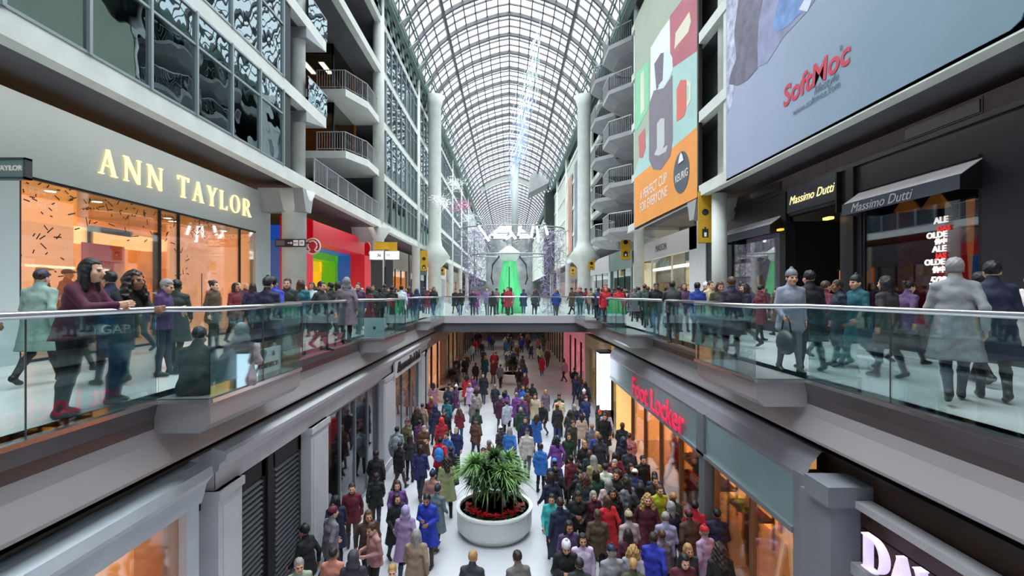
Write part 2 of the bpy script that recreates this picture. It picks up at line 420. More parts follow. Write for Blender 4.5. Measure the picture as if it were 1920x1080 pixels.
# glass fronted corner balconies left of the recess
for i in (1,2):
    t = thing('glass_balcony_rail', 'reflective glass balcony front beside column, '+('one floor below the other' if i==1 else 'upper of the two'), 'railing', (-8.22,19.6,LV[i]))
    MB().box(-.02,.02,0,2.0,.02,.98).build('glass_panel', G_tint, t)
    MB().box(-.02,.02,0,2.0,.98,1.03).build('top_rail', M_frame, t)
    MB().box(-1.6,-.02,1.97,2.0,.02,.98).build('glass_panel', G_tint, t)
mb = MB()                                      # sloping soffit wedges below them
for z in (LV[1],LV[2]): mb.prism([(-8.2,19.4,z-.9),(-8.2,19.4,z-TH),(-8.2,21.5,z-TH)], (-1.6,0,0))
structure('beam_balcony_wedges', mb, M_conc2)

# ---------------------------------------------------------------- columns
def column(x, y, prof, m=M_conc, n=28):
    structure('column', MB().lathe(prof, (x,y), n), m, smooth=True)
column(-8.87,19.8,[(.47,0),(.47,4.75),(.52,4.8),(.8,5.62)])
column(-8.72,19.8,[(.29,LV[0]),(.29,21.4)])
column(-8.45,30.9,[(.38,0),(.38,4.9),(.8,5.6)]); column(-8.42,30.9,[(.36,LV[0]),(.36,21.4)])
for yy in (43.2,56,69,82,95): column(-8.4,yy,[(.36,0),(.36,21.4)])
for yy in (56,69,82,95): column(8.4,yy,[(.36,0),(.36,21.4)])
for s in (-1,1): column(s*7.15,46,[(.62,0),(.62,3.9),(1.5,4.9),(.72,6.0),(.62,6.6),(.62,19.3),(.9,20.3)])
column(8.75,19.3,[(.34,LV[0]),(.34,21.4)]); column(8.75,32.4,[(.34,0),(.34,21.4)]); column(8.75,20.0,[(.3,0),(.3,5.6)])
# sloped brackets under level 3 at the columns
mb = MB()
for s,yy in ((-1,19.6),(-1,30.9),(1,21.6),(1,36.5)):
    mb.prism([(s*8.2,yy-.55,5.64),(s*8.2,yy+.55,5.64),(s*8.2,yy+.25,4.75),(s*8.2,yy-.25,4.75)], (s*1.8,0,0))
structure('beam_brackets', mb, M_conc2)

# ---------------------------------------------------------------- left curtain wall of the first bay
def curtain(side, y0, y1, z0, z1, step, transom, m=G_tint, x=8.22, name='window_2', th=.035, parent=None):
    s = -1 if side=='L' else 1
    fr = MB(); n = max(1,round((y1-y0)/step))
    root = structure(name, B(s*x, s*(x+.03), y0, y1, z0, z1), m)
    for k in range(n+1):
        yy = y0+(y1-y0)*k/n; fr.box(s*(x-.07),s*(x+.08),yy-th,yy+th,z0,z1)
    for zt in transom+[z0+.03,z1-.03]: fr.box(s*(x-.04),s*(x+.06),y0,y1,zt-.03,zt+.03)
    fr.build('window_frame', M_frame, root)
curtain('L',-5.1,17.4,LV[0],LV[1]-TH,1.6,[7.95],name='window_2')
curtain('L',-5.1,17.4,LV[1],LV[2]-TH,1.6,[11.2],name='window_3')
curtain('L',-5.1,17.4,LV[2],LV[3]-TH,1.6,[14.5],name='window_4')
curtain('L',-5.1,17.4,LV[3],LV[4]-TH,1.6,[],name='window_5')
structure('wall_bay_end', MB().box(-8.7,-8.25,17.45,18.1,LV[0],21.4), M_recess)
k = 6
for i in range(4):
    for y0,y1 in ((31.9,42.6),(44.2,55.4),(57,68.4),(70,94.4)):
        curtain('L',y0,y1,LV[i],LV[i+1]-TH,1.5,[LV[i]+2.0],G_tint if (i+y0)%2<1 else G_tint2,name='window_%d'%k,th=.05); k += 1
structure('wall_upper_back_left', MB().box(-10.6,-10.5,31.5,172,LV[0],21.4), mat('office_backing','5d6970',.8,noise=.35,nscale=.8))
# parapet with slots, top band
mb = MB()
for y in np.arange(20,100,1.5):
    mb.box(-8.35,-8.15,y,y+.8,19.2,20.7)
mb.box(-8.35,-8.15,-6,20,19.2,20.7); mb.box(-8.35,-8.15,-6,100,20.3,20.7); mb.box(-8.35,-8.15,-6,100,19.2,19.5)
structure('beam_slotted_parapet', mb, M_eave)

# office rooms behind the set-back balconies
M_room = emis('office_warm_wall','b07a2a',.55); M_room2 = emis('office_brown_wall','6e3c10',.35); M_tube = emis('fluorescent_tube','fff3cf',7.0)  # the two office walls glow themselves in place of room light
for i in (1,2):
    z = LV[i]; top = LV[i+1]-TH
    mb = MB(); mb.box(-13.9,-13.8,27.2,31,z,top)
    structure('wall_office_back', mb, M_room)
    structure('wall_office_side', B(-13.9,-9.9,30.9,31,z,top), M_room2)
    structure('window_office_front', B(-13.9,-10.0,27.15,27.2,z,top), G_tint2)
    structure('window_office_side', B(-10.0,-9.96,27.2,30.9,z,top), G_tint2)
    structure('trim_office_mullions', MB().box(-10.03,-9.93,27.1,27.25,z,top).box(-12.6,-12.54,27.1,27.2,z,top).box(-13.9,-9.93,27.1,27.2,top-.6,top), M_dframe)
    for j,(xx,yy) in enumerate(((-11.9,27.8),(-10.9,27.8)) if i==2 else ((-11.7,27.8),)):
        t = thing('ceiling_light', 'lit fluorescent tube light in the '+('upper' if i==2 else 'lower')+' orange office'+((', nearer the column' if j else ', deeper in the room') if i==2 else ''), 'light', (xx,yy,top-.75))
        MB().box(-.13,.13,0,1.4,.0,.06).build('diffuser', M_tube, t); MB().box(-.17,.17,-.04,1.44,.05,.11).build('housing', M_white, t)
        MB().box(-.01,.01,.3,.32,.1,.75).build('hanger', M_frame, t)

# ================================================================ right upper: frame behind billboards, balconies
structure('wall_upper_right', MB().box(9.3,9.4,-6,32.3,LV[0],21.4), mat('shaft_wall','8b9490',.8,noise=.15,nscale=.5))
mb = MB(); mb.box(8.25,8.7,18.2,18.5,LV[0],20.5); structure('beam_pier_right', mb, M_conc)
structure('wall_recess_right', MB().box(11.8,11.9,32.4,43.8,0,21.4), mat('balcony_back','6d7371',.9,noise=.2))
# octagonal balconies
def balcony(z, y0, y1, label):
    t = thing('projecting_balcony', label, 'balcony', (8.5,(y0+y1)/2,z), group='curved balconies on the right'); h=(y1-y0)/2
    P_ = [(3.2,-h),(-.1,-h),(-1.35,-h*.45),(-1.35,h*.45),(-.1,h),(3.2,h)]
    mb = MB(); mb.prism([(x,y,-.3) for x,y in P_], (0,0,.3))
    low = [(x*.78+.5,y*.82,-.75) for x,y in P_]; hi = [(x,y,-.3) for x,y in P_]
    for a in range(6):
        b=(a+1)%6; mb.poly([hi[a],hi[b],low[b],low[a]])
    mb.poly(low)
    mb.build('balcony_slab', M_conc2, t)
    tr = MB(); tr.tube([(x,y,1.05) for x,y in P_[1:5]], .03, 6); tr.build('top_rail', M_conc, t)
    bb = MB()
    for a,b in zip(P_[1:4],P_[2:5]):
        L = math.dist(a,b); n=int(L/.16)
        for k in range(n+1):
            x=a[0]+(b[0]-a[0])*k/n; y=a[1]+(b[1]-a[1])*k/n; bb.box(x-.012,x+.012,y-.012,y+.012,0,1.05)
    bb.build('balusters', M_conc2, t)
for i,w in enumerate(('lowest','second lowest','middle','fourth up','topmost')):
    balcony(LV[i], 33.0, 38.2, 'projecting concrete balcony with bar railing, %s of the near stack on the right' % w)
    balcony(LV[i], 38.5, 43.5, 'projecting concrete balcony with bar railing, %s of the stack before the round column' % w)
# far right wall with windows
structure('wall_far_right', MB().box(8.3,8.5,48.5,172,LV[0],19.2), mat('pale_far_wall','c3cbc0',.7,noise=.12,nscale=.3))
structure('wall_far_left', MB().box(-8.5,-8.3,95,172,LV[0],19.2), mat('pale_far_wall2','b5c0bd',.7,noise=.2,nscale=.3))
mb = MB()
for y in (52,54,56): mb.box(8.2,8.28,y,y+.9,17.0,18.6)
structure('window_slits', mb, M_dframe)
structure('wall_dark_stair', MB().box(6.6,8.2,88,92,5,20), mat('dark_green_grey','1d2b28',.6))
structure('beam_stair_canopy', MB().prism([(3.6,90,20.2),(8.2,90,22.6),(8.2,90,24.6),(5.4,90,24.5),(3.9,90,23.6)], (0,6,0)), M_conc2)
# panels on the far right facade
def banner(y0,y1,z0,z1,cols,label,x=8.15,s=1):
    t = thing('wall_banner', label, 'billboard', (s*x,y0,z0), group=None)
    nt = len(cols)
    for i,c in enumerate(cols):
        MB().box(-.03*s,.0,(y1-y0)*i/nt,(y1-y0)*(i+1)/nt,0,z1-z0).build('printed_panel', mat('banner_'+c,c,.6,noise=.45,nscale=.35), t)
    MB().box(0,.05*s,-.1,y1-y0+.1,-.1,z1-z0+.1).build('frame', M_frame, t)
banner(50.5,60,6.8,17.5,['8d8599','a86f6d','7d8a96'],'tall pink and violet portrait banner beyond the round column')
banner(62.5,70,6.8,17,['b98a78','cfc9b8'],'tall tan portrait banner further along the pale wall')
# ================================================================ billboards
def RW(px,py,X=8.2): return on_wall(px,py,X)
M_sky = None
def soft_board_mat():
    m = bpy.data.materials.new('billboard_blue_grey'); m.use_nodes=True; nt=m.node_tree; b=nt.nodes['Principled BSDF']
    tc=nt.nodes.new('ShaderNodeTexCoord'); sep=nt.nodes.new('ShaderNodeSeparateXYZ'); nt.links.new(tc.outputs['Object'],sep.inputs[0])
    mr=nt.nodes.new('ShaderNodeMapRange'); mr.inputs['From Min'].default_value=8; mr.inputs['From Max'].default_value=18
    nt.links.new(sep.outputs['Y'],mr.inputs['Value'])
    n=nt.nodes.new('ShaderNodeTexNoise'); n.inputs['Scale'].default_value=.35; nt.links.new(tc.outputs['Object'],n.inputs['Vector'])
    ad=nt.nodes.new('ShaderNodeMath'); ad.operation='MULTIPLY_ADD'; ad.inputs[1].default_value=.35; nt.links.new(n.outputs['Fac'],ad.inputs[0]); nt.links.new(mr.outputs['Result'],ad.inputs[2])
    r=nt.nodes.new('ShaderNodeValToRGB'); r.color_ramp.elements[0].color=(*hexc('6f8795'),1); r.color_ramp.elements[1].color=(*hexc('9ba5bf'),1); r.color_ramp.elements[0].position=.1
    e=r.color_ramp.elements.new(.6); e.color=(*hexc('8598ac'),1)
    nt.links.new(ad.outputs[0],r.inputs['Fac']); nt.links.new(r.outputs['Color'],b.inputs['Base Color']); b.inputs['Roughness'].default_value=.45
    return m
t = thing('billboard', 'huge blue-grey shoe billboard with red lettering above the dark shopfront', 'billboard', (0,0,0))
mb = MB()
y0,y1,z0,z1 = 7.6,18.1,5.75,14.2; r=.25
P_ = [(y1,z0),(y0+r,z0),(y0+r*.3,z0+r*.3),(y0,z0+r),(y0,z1),(y1,z1)]
mb.prism([(8.18,y,z) for y,z in P_], (.06,0,0)); mb.build('panel', soft_board_mat(), t)
MB().prism([(8.2,y1+.05,z0-.07),(8.2,y0-.07,z0-.07),(8.2,y0-.07,z1),(8.2,y1+.05,z1)], (.1,0,0)).build('frame', mat('board_edge','2f4044',.5), t)
def art(pts, m, parent, X=8.2, lift=.0, name='printed_shape'):
    xs = X-.024-lift
    return MB().prism([(xs,)+on_wall(px,py,X)[1:] for px,py in pts], (.004,0,0)).build(name, m, parent)
art([(1364,0),(1364,215),(1372,200),(1380,150),(1378,90),(1395,0)], mat('art_pale','b9bdd2',.6,noise=.5,nscale=3), t)
art([(1386,0),(1378,60),(1382,110),(1371,140),(1368,158),(1385,160),(1403,150),(1422,128),(1421,90),(1424,40),(1432,0)], mat('art_boot','6c6a7c',.6,noise=.35,nscale=2.5), t, lift=.006)
art([(1424,0),(1420,60),(1424,125),(1440,118),(1470,70),(1512,25),(1530,0)], mat('art_haze','8b8fae',.6,noise=.3,nscale=1.5), t, lift=.004)
art([(1462,0),(1450,50),(1456,62),(1480,48),(1508,20),(1516,0)], mat('art_jeans','6e8fc4',.6,noise=.3,nscale=2.5), t, lift=.009)
art([(1510,0),(1500,18),(1516,22),(1524,0)], mat('art_white','ced3e2',.6), t, lift=.01)
M_red = mat('print_red','c4394e',.5)
x_,y_,z_ = on_wall(1526,146,8.2)
text('SoftMoc', .82, 'R', (8.166,y_,z_), M_red, t, extrude=.002, bold=.018, shear=.12, sx=1.02)
x_,y_,z_ = on_wall(1550,157,8.2)
text('lifestyle', .32, 'R', (8.164,y_,z_), mat('print_grey','62707f',.6), t, extrude=.002, shear=.3)
x_,y_,z_ = on_wall(1530,186,8.2)
text('www.softmoc.com', .26, 'R', (8.164,y_,z_), mat('print_grey','62707f',.6), t, extrude=.002)
text('R', .2, 'R', (8.164,)+on_wall(1580,90,8.2)[1:], mat('print_grey','62707f',.6), t, extrude=.002)

t = thing('billboard', 'tall coffee machine billboard with orange base between columns', 'billboard', (0,0,0))
ya,yb = 20.9,31.3
MB().prism([(8.18,ya,5.7),(8.18,yb,5.7),(8.18,yb,19.2),(8.18,ya,19.2)], (.06,0,0)).build('panel', mat('art_sage','a7b3a0',.6,noise=.06,nscale=.6), t)
MB().box(8.2,8.35,ya-.12,yb+.12,5.62,19.3).build('frame', mat('board_dark_edge','20120f',.6), t)
art([(1190,427),(1308,370),(1308,238),(1268,272),(1190,335)], mat('art_orange','ee9a45',.55,noise=.05,nscale=.8), t)
art([(1308,238),(1268,272),(1190,335),(1190,322),(1258,130),(1308,96)], mat('art_ice','a9cfc9',.6,noise=.1,nscale=.8), t, lift=.003)
art([(1258,130),(1308,96),(1308,0),(1280,0),(1257,30)], mat('art_rose','b66370',.6,noise=.1,nscale=.8), t, lift=.006)
art([(1220,190),(1221,90),(1240,58),(1257,35),(1258,150),(1232,230)], mat('art_white2','e6ebe6',.5), t, lift=.008)
art([(1191,250),(1193,140),(1218,110),(1218,200),(1200,235)], mat('art_mint','84cfa2',.6,noise=.08), t, lift=.006)
art([(1202,216),(1202,140),(1208,130),(1209,205)], mat('art_cream','dfd8c2',.6), t, lift=.01)
art([(1218,300),(1218,196),(1227,170),(1245,165),(1262,140),(1263,260),(1258,292),(1240,318),(1226,318)], mat('art_machine','7c7480',.55,noise=.1), t, lift=.012)
art([(1232,170),(1228,120),(1240,100),(1248,98),(1250,130),(1244,150)], mat('art_machine2','6a6671',.55), t, lift=.014)
art([(1244,150),(1246,98),(1254,92),(1262,108),(1263,132),(1254,150),(1238,168),(1236,160)], mat('art_silver','cfe3e8',.4), t, lift=.016)
art([(1270,228),(1270,168),(1277,150),(1288,150),(1288,205),(1284,218)], mat('art_cup_red','d46b5e',.6), t, lift=.014)
art([(1289,148),(1297,155),(1296,190),(1289,200),(1289,192),(1293,182),(1293,162),(1289,158)], mat('art_cream','dfd8c2',.6), t, lift=.014)
art([(1266,92),(1268,62),(1294,22),(1297,40),(1292,60),(1272,84)], mat('art_cream','dfd8c2',.6), t, lift=.014)
art([(1228,290),(1230,285),(1233,278),(1233,232),(1240,222),(1247,222),(1247,270),(1244,278),(1253,272),(1250,284),(1236,292)], mat('art_cup_grey','c2c4c6',.6), t, lift=.016)
art([(1200,296),(1198,256),(1210,240),(1212,276),(1206,296)], mat('art_cup_rose','c46c6c',.6), t, lift=.014)
el = [(1279+15*math.cos(a), 323+39*math.sin(a)-8*math.cos(a)) for a in [2*PI*i/24 for i in range(24)]]
art(el, mat('art_slate','4b5560',.5), t, lift=.014)
M_pw = mat('print_white','ece9e4',.5)
_,y_,z_ = on_wall(1279,330,8.2); text('KEURIG', .52, 'R', (8.158,y_,z_), M_pw, t, extrude=.002, sx=.95)
_,y_,z_ = on_wall(1279,300,8.2); MB().prism([(8.13,y_-.35,z_-.1),(8.13,y_+.35,z_-.1),(8.13,y_+.2,z_+.2),(8.13,y_,z_+.35),(8.13,y_-.2,z_+.2)], (.005,0,0)).build('printed_shape', M_pw, t)
_,y_,z_ = on_wall(1224,352,8.2); text('A PERFECT CUP', .78, 'R', (8.164,y_,z_), M_pw, t, extrude=.002, sx=.92)
_,y_,z_ = on_wall(1224,376,8.2); text('FOR EVERYONE', .78, 'R', (8.164,y_,z_), M_pw, t, extrude=.002, sx=.95)

# ================================================================ left shopfront with gold serif letters
M_ann = mat('shopfront_pale_grey','b9c6c6',.5,noise=.05,nscale=.6)
M_warm = emis('lit_beige_wall','e0a367',.95); M_warm2 = emis('lit_orange_wall','c98134',.8); M_glow = emis('lit_glow_wall','ffcf8a',1.6)  # these and the shop surfaces below glow in place of lamplight
M_spot = emis('downlight_glow','fff4d0',9)
F_ = structure('wall_left_shopfront', MB().box(-10.25,-10,18.97,20.1,0,5.55).box(-10.25,-10,-5,9.8,0,5.55).box(-10.25,-10,9.8,18.97,3.9,5.55), M_ann)
structure('wall_left_recess', MB().box(-14,-13.9,-5,20,0,5.6), M_recess)
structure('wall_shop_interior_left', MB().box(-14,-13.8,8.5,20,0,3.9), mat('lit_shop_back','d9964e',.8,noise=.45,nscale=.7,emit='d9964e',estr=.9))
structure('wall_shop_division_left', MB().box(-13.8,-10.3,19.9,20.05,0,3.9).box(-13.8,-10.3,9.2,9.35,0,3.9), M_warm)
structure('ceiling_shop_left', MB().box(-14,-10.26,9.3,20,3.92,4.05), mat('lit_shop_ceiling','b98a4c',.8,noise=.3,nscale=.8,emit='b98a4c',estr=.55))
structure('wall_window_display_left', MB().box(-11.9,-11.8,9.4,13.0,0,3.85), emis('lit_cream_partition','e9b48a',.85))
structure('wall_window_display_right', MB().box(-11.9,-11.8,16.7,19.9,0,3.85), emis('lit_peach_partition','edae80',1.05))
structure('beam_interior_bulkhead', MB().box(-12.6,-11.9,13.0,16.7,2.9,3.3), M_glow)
t = thing('shop_sign', 'gold serif letter sign on the pale grey shopfront', 'sign', (0,0,0))
M_gold = mat('lit_gold_letters','ffe2a8',.4,emit='ffdf9c',estr=1.3)
h=.62
# measured letter spans on the facade
def ypx(px): return on_wall(px,400,-10)[1]
ya_,yb_ = ypx(182), ypx(303)
# ANN
tot = sum(SER[c][0] for c in 'ANN')+2*.55
for c_i,(st,h_) in enumerate(((ypx(180),.62),)):
    pass
def spread(s, ya, yb, z, h):
    w = sum(SER[c][0] for c in s); gap = ((yb-ya)/h-w)/(len(s)-1)
    serif_letters(s, h, 'L', (-9.985, ya, z), M_gold, t, gap=gap, depth=.05)
zl = EYE+.303*10*1.0
spread('ANN', ypx(182), ypx(303), 4.38, .63)
spread('TAYLOR', ypx(331), ypx(468), 4.38, .63)
# glazing
t = thing('shop_window', 'wide glass shop window with dark twig decals over warm lit interior', 'window', (-10,9.8,0))
MB().box(-.06,-.04,0,9.17,.02,3.88).build('glass_pane', G_shop, t)
fr = MB()
for px in (40,303,338,452,482):
    yy = ypx(px)-9.8; fr.box(-.1,-.02,yy-.02,yy+.02,0,3.9)
fr.box(-.1,-.02,0,9.17,3.84,3.9).box(-.1,-.02,0,9.17,0,.06); fr.build('window_frame', M_dframe, t)
dec = MB()
for i in range(230):
    u = rng.random()*9; zz = 3.85-abs(rng.normal(0,.45)); 
    if u<1.1 or 4.6<u<5.4: zz = 3.8-rng.random()*2.0
    if u>7: zz = 3.85-abs(rng.normal(0,.3))
    L = rng.uniform(.05,.2) if u<6.5 else rng.uniform(.03,.08); a = rng.random()*PI; w = .016 if u<6.5 else .008
    dy,dz = math.cos(a)*L, math.sin(a)*L; ny,nz = -math.sin(a)*w, math.cos(a)*w
    if zz+dz>3.84: continue
    dec.poly([(-.03,u+ny,zz+nz),(-.03,u+dy+ny*.6,zz+dz+nz*.6),(-.03,u+dy-ny,zz+dz-nz),(-.03,u-ny*.7,zz-nz*.7)])
o = dec.build('twig_decal', mat('decal_dark','2a1a12',.6), t); o['kind']='stuff'
MB().tube([(-.0,ypx(378)-9.8,.9),(-.0,ypx(378)-9.8,2.1)], .02, 8).build('door_handle', M_steel, t)
mb = MB().box(-10.8,-10.7,ypx(222),ypx(226),0,3.1).box(-10.8,-10.7,ypx(336),ypx(340),0,3.3).box(-10.8,-10.7,ypx(222),ypx(296),3.05,3.2)
structure('door_1', mb, mat('shop_door_brown','4e2a12',.5))
t = thing('hanging_poster', 'red sale poster hanging in the warm lit shop window', 'poster', (-10.4,ypx(183),1.35))
MB().box(0,.02,0,1.3,0,1.35).build('panel', mat('poster_red','d2203a',.5,emit='d2203a',estr=.3), t)
text('SAVE', .42, 'L', (.03,.75,.45), mat('poster_pink','ee8f95',.5), t, rot=PI/2)
for i,(px,yy) in enumerate(((95,-10.8),(183,-10.8),(316,-10.9),(325,-11.2),(420,-11))):
    x_,y_,_ = on_wall(px,400,yy)
    t = thing('downlight', 'small round downlight in the warm shop ceiling, number %s from the blade sign'%('first','second','third','fourth','fifth')[i], 'light', (x_,y_,3.86))
    MB().lathe([(.1,-.015),(.1,.0)],n=12).build('lamp', M_spot, t); MB().lathe([(.14,-.01),(.14,.05)],n=12).build('rim', M_white, t)
t = thing('framed_picture', 'small framed fashion picture on the orange shop wall', 'picture', (-12.2,ypx(316)*1.22,1.75))
MB().box(0,.04,0,.75,0,.95).build('frame', M_white, t); MB().box(.04,.05,.1,.65,.1,.85).build('print', mat('picture_dark','7a3f2a',.5,noise=.6,nscale=6), t)
t = thing('blade_sign', 'grey blade sign projecting from the pale shopfront', 'sign', (-10,9.0,3.78))
MB().box(0,.97,-.05,.05,-.18,.18).build('panel', mat('blade_grey','6e8287',.4), t)
MB().box(-.02,.99,-.07,.07,.16,.2).box(-.02,.99,-.07,.07,-.2,-.16).box(.95,.99,-.07,.07,-.2,.2).build('frame', M_edge, t)
text('ANN TAYLOR', .13, 'F', (.52,-.06,0), M_pw, t, bold=.004)

# ================================================================ red nested-portal shop
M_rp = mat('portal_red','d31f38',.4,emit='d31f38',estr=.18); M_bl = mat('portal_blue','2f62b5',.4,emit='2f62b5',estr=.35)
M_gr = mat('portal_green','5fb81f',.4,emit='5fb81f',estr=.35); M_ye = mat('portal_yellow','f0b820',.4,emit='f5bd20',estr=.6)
t = thing('portal_shopfront', 'red framed shopfront with blue, green and yellow portals stepping inwards', 'shopfront', (-10,22.2,0))
def portal(x0,x1,y0,y1,w,h,th,m,name):
    MB().box(x0,x1,y0,y0+w,0,h).box(x0,x1,y1-w,y1,0,h).box(x0,x1,y0,y1,h-th,h).build(name, m, t)
portal(-.6,.35,0,11.2,1.4,5.05,1.05,M_rp,'red_frame')
portal(-1.5,-.6,.6,10.9,.9,4.7,.75,M_bl,'blue_frame')
portal(-2.4,-1.5,.8,10.5,1.0,4.1,.6,M_gr,'green_frame')
portal(-3.3,-2.4,1.0,10.2,1.0,3.6,.75,M_ye,'yellow_frame')
MB().box(-3.8,-3.6,0,11,0,4).build('back_wall', emis('portal_back','c98a5a',.7), t)
M_logo = mat('logo_red','c0223c',.4,emit='c0223c',estr=.15)
def omega(parent, y, z, r, m):
    pts=[]; 
    for i in range(22):
        a = -PI*.33+ (PI*1.66)*i/21; pts.append((r*.58*math.cos(a), 0, r*.08+r*.6*math.sin(a)))
    pts = [(r*.75,0,-r*.62),(r*.42,0,-r*.62)]+pts[::1]+[(-r*.42,0,-r*.62),(-r*.75,0,-r*.62)]
    o = MB().tube(pts, r*.1, 6).build('emblem', m, parent); return o
for i,(px,py,Y,R_,lb) in enumerate(((587,462,22.6,.36,'round red emblem blade sign beside the white column'),(679,466,33.0,.6,'round red emblem blade sign on the far red post'))):
    x_,_,z_ = at_depth(px,py,Y)
    t = thing('emblem_sign', lb, 'sign', (x_,Y,z_))
    disc = MB()
    for a in range(28): pass
    c = [(R_*math.cos(2*PI*k/28),-.05,R_*math.sin(2*PI*k/28)) for k in range(28)]
    disc.prism(c,(0,.1,0)).build('disc', M_logo, t)
    c2 = MB().tube([(R_*1.0*math.cos(2*PI*k/28),-.06,R_*1.0*math.sin(2*PI*k/28)) for k in range(29)], .035, 6).build('rim', M_pw, t)
    o = omega(t,0,0,R_,M_pw); o.location=(0,-.08,0)
    MB().tube([(-R_,0,0),(-R_-abs(x_+9.9)*1.0+R_,0,0)] if x_>-9.6 else [(0,0,0),(-.3,0,0)], .03, 6).build('bracket', M_dframe, t)
# black wayfinding sign on the column
x_,_,z_ = at_depth(546,456,19.2)
t = thing('wayfinding_sign', 'black wayfinding sign with white pictograms on the white column', 'sign', (x_,19.15,z_))
MB().box(-.6,.6,-.05,.05,-.16,.16).build('panel', mat('sign_black','1b1c24',.4), t)
MB().box(-.56,-.22,-.056,-.05,-.1,.1).build('blank_field', mat('sign_grey','5d5a62',.4), t)
MB().box(-.1,.06,-.056,-.05,-.015,.015).prism([(.03,-.056,-.06),(.1,-.056,0),(.03,-.056,.06)],(0,.006,0)).build('arrow', M_pw, t)
for a,b in ((.13,.33),(.37,.57)): 
    MB().box(a,b,-.056,-.05,-.11,.11).build('pictogram', M_pw, t)
text('WC', .11, 'F', (.23,-.062,0), M_black, t); text('III', .14, 'F', (.47,-.062,0), M_black, t)
MB().box(.55,.75,0,.04,-.03,.03).build('bracket', M_dframe, t)
# white lit directory on posts
x_,_,z_ = at_depth(707,479,25.5)
t = thing('directory_sign', 'pair of white lit number signs on a dark directory post', 'sign', (x_+.35,25.5,0)); t.location[2]=0
M_lit = emis('lit_white_sign','f6f6f2',1.3)
MB().box(-.72,-.04,-.08,.08,z_-.2,z_+.22).build('light_box', M_lit, t, label='lit white box with number 36'); MB().box(.1,.8,-.08,.08,z_-.2,z_+.22).build('light_box', M_lit, t, label='lit white box with number 11')
text('36', .22, 'F', (-.22,-.09,z_), M_black, t, bold=.006); text('11', .2, 'F', (.26,-.09,z_), M_black, t, bold=.006)
MB().box(-.66,-.06,-.05,.05,0,z_-.25).build('post', mat('dark_grey_post','3a3d40',.4), t); MB().box(.12,.5,-.05,.05,0,z_-.25).build('post', mat('dark_grey_post','3a3d40',.4), t)
# yellow banners
M_yb = mat('banner_yellow','c99a17',.5,noise=.1)
def ybanner(px,py0,py1,wpx,Y,label,plain=False,s=1):
    x0,_,z1 = at_depth(px-wpx/2,py0,Y); x1,_,z0 = at_depth(px+wpx/2,py1,Y)
    t = thing('hanging_banner', label, 'banner', ((x0+x1)/2,Y,z0)); w=(x1-x0)/2; h=z1-z0
    MB().box(-w,w,-.03,.03,0,h).build('fabric', M_yb, t)
    MB().tube([(-w,0,h),(w+.3*s if s>0 else w,0,h)], .02, 6).tube([(-w-.0,0,0),(w,0,0)], .02, 6).build('rod', M_dframe, t)
    if not plain:
        c=[(w*.5*math.cos(2*PI*k/10),-.034,h*.6+w*.5*math.sin(2*PI*k/10)) for k in range(10)]
        MB().prism(c,(0,.004,0)).build('badge', M_black, t)
        MB().box(-w*.45,w*.45,-.034,-.03,h*.1,h*.27).box(-w*.12,w*.12,-.034,-.03,h*.27,h*.31).build('lantern_emblem', M_black, t)
        MB().box(-w*.18,w*.18,-.038,-.034,h*.12,h*.2).build('lantern_glow', M_pw, t)
ybanner(1322,360,455,26,20.6,'yellow banner with black round badge beside the orange billboard')
ybanner(1173,432,487,18,35,'yellow banner with dark emblem by the balconies and the white shop')
ybanner(1109,486,506,12,45,'small yellow banner at the foot of the round column on the right')
ybanner(1074,500,517,9,55,'tiny yellow banner far along the right shops')
ybanner(795,470,508,13,40,'small yellow banner on dark post along the left shops',s=-1)
ybanner(829,501,516,10,46,'tiny yellow banner past the big left column',s=-1)
ybanner(716,454,468,26,25.9,'plain yellow banner top above the lit number signs',True,s=-1)
ybanner(737,454,470,15,26.2,'narrow plain yellow banner top above the lit number signs',True,s=-1)

# ================================================================ further left / right shops on the upper level
def shop(s, y0, y1, frame, inner, label, zt=3.6, sign=None, signm=None, x=10.0, mul=2, stuff=True, strength=None):
    t = thing('shopfront', label, 'shopfront', (s*x,y0,0)); L=y1-y0
    MB().box(0,s*.25,0,.35,0,zt).box(0,s*.25,L-.35,L,0,zt).box(0,s*.3,0,L,zt,5.3).build('surround', frame, t)
    MB().box(s*3.3,s*3.4,0,L,0,zt).box(0,s*3.4,L-.05,L,0,zt).box(0,s*3.4,0,.05,0,zt).build('interior_wall', inner, t)  # interior light is put into the wall as its own glow
    MB().box(s*.12,s*.14,.35,L-.35,0,zt).build('glass_pane', G_shop, t)
    fr=MB()
    for k in range(1,mul+1):
        yy=.35+(L-.7)*k/(mul+1); fr.box(s*.08,s*.18,yy-.04,yy+.04,0,zt)
    fr.build('mullion', M_dframe, t)
    if sign: text(sign, .55, 'L' if s<0 else 'R', (s*-.03,L/2,zt+.75), signm or M_pw, t)
    if stuff:
        sh=MB()
        for k in range(int(L/1.2)):
            yy=.6+k*1.2
            for zz in (.9,1.7,2.4): sh.box(s*1.6,s*1.9,yy,yy+.9,zz,zz+.06)
        sh.build('display_shelf', M_dframe, t)
    return t
W_ = M_white
shop(-1,33.8,39.6,mat('charcoal_front','33363b',.5),emis('dim_interior','3d3f42',.5),'charcoal shopfront just past the red portal shop')
shop(-1,39.9,47.5,mat('beige_front','8d8577',.5),emis('orange_interior','e89347',1.2),'small shop with glowing orange interior past the number signs')
shop(-1,48,58,mat('charcoal_front','33363b',.5),emis('blue_interior','42557e',.7),'dark shopfront with blue banners past the big left column')
shop(-1,58.5,76,W_,emis('cool_interior','b9c2c8',.9),'white shopfront with cool lights far down the left side')
shop(-1,76.5,98,mat('beige_front','8d8577',.5),emis('far_interior_warm','b99',1.0) if False else emis('far_interior_warm','c9a070',.9),'beige shopfront farthest down the left side')
t = thing('shopfront', 'white shopfront with bright cream interior under the orange billboard', 'shopfront', (10,25.4,0)); L=13.4
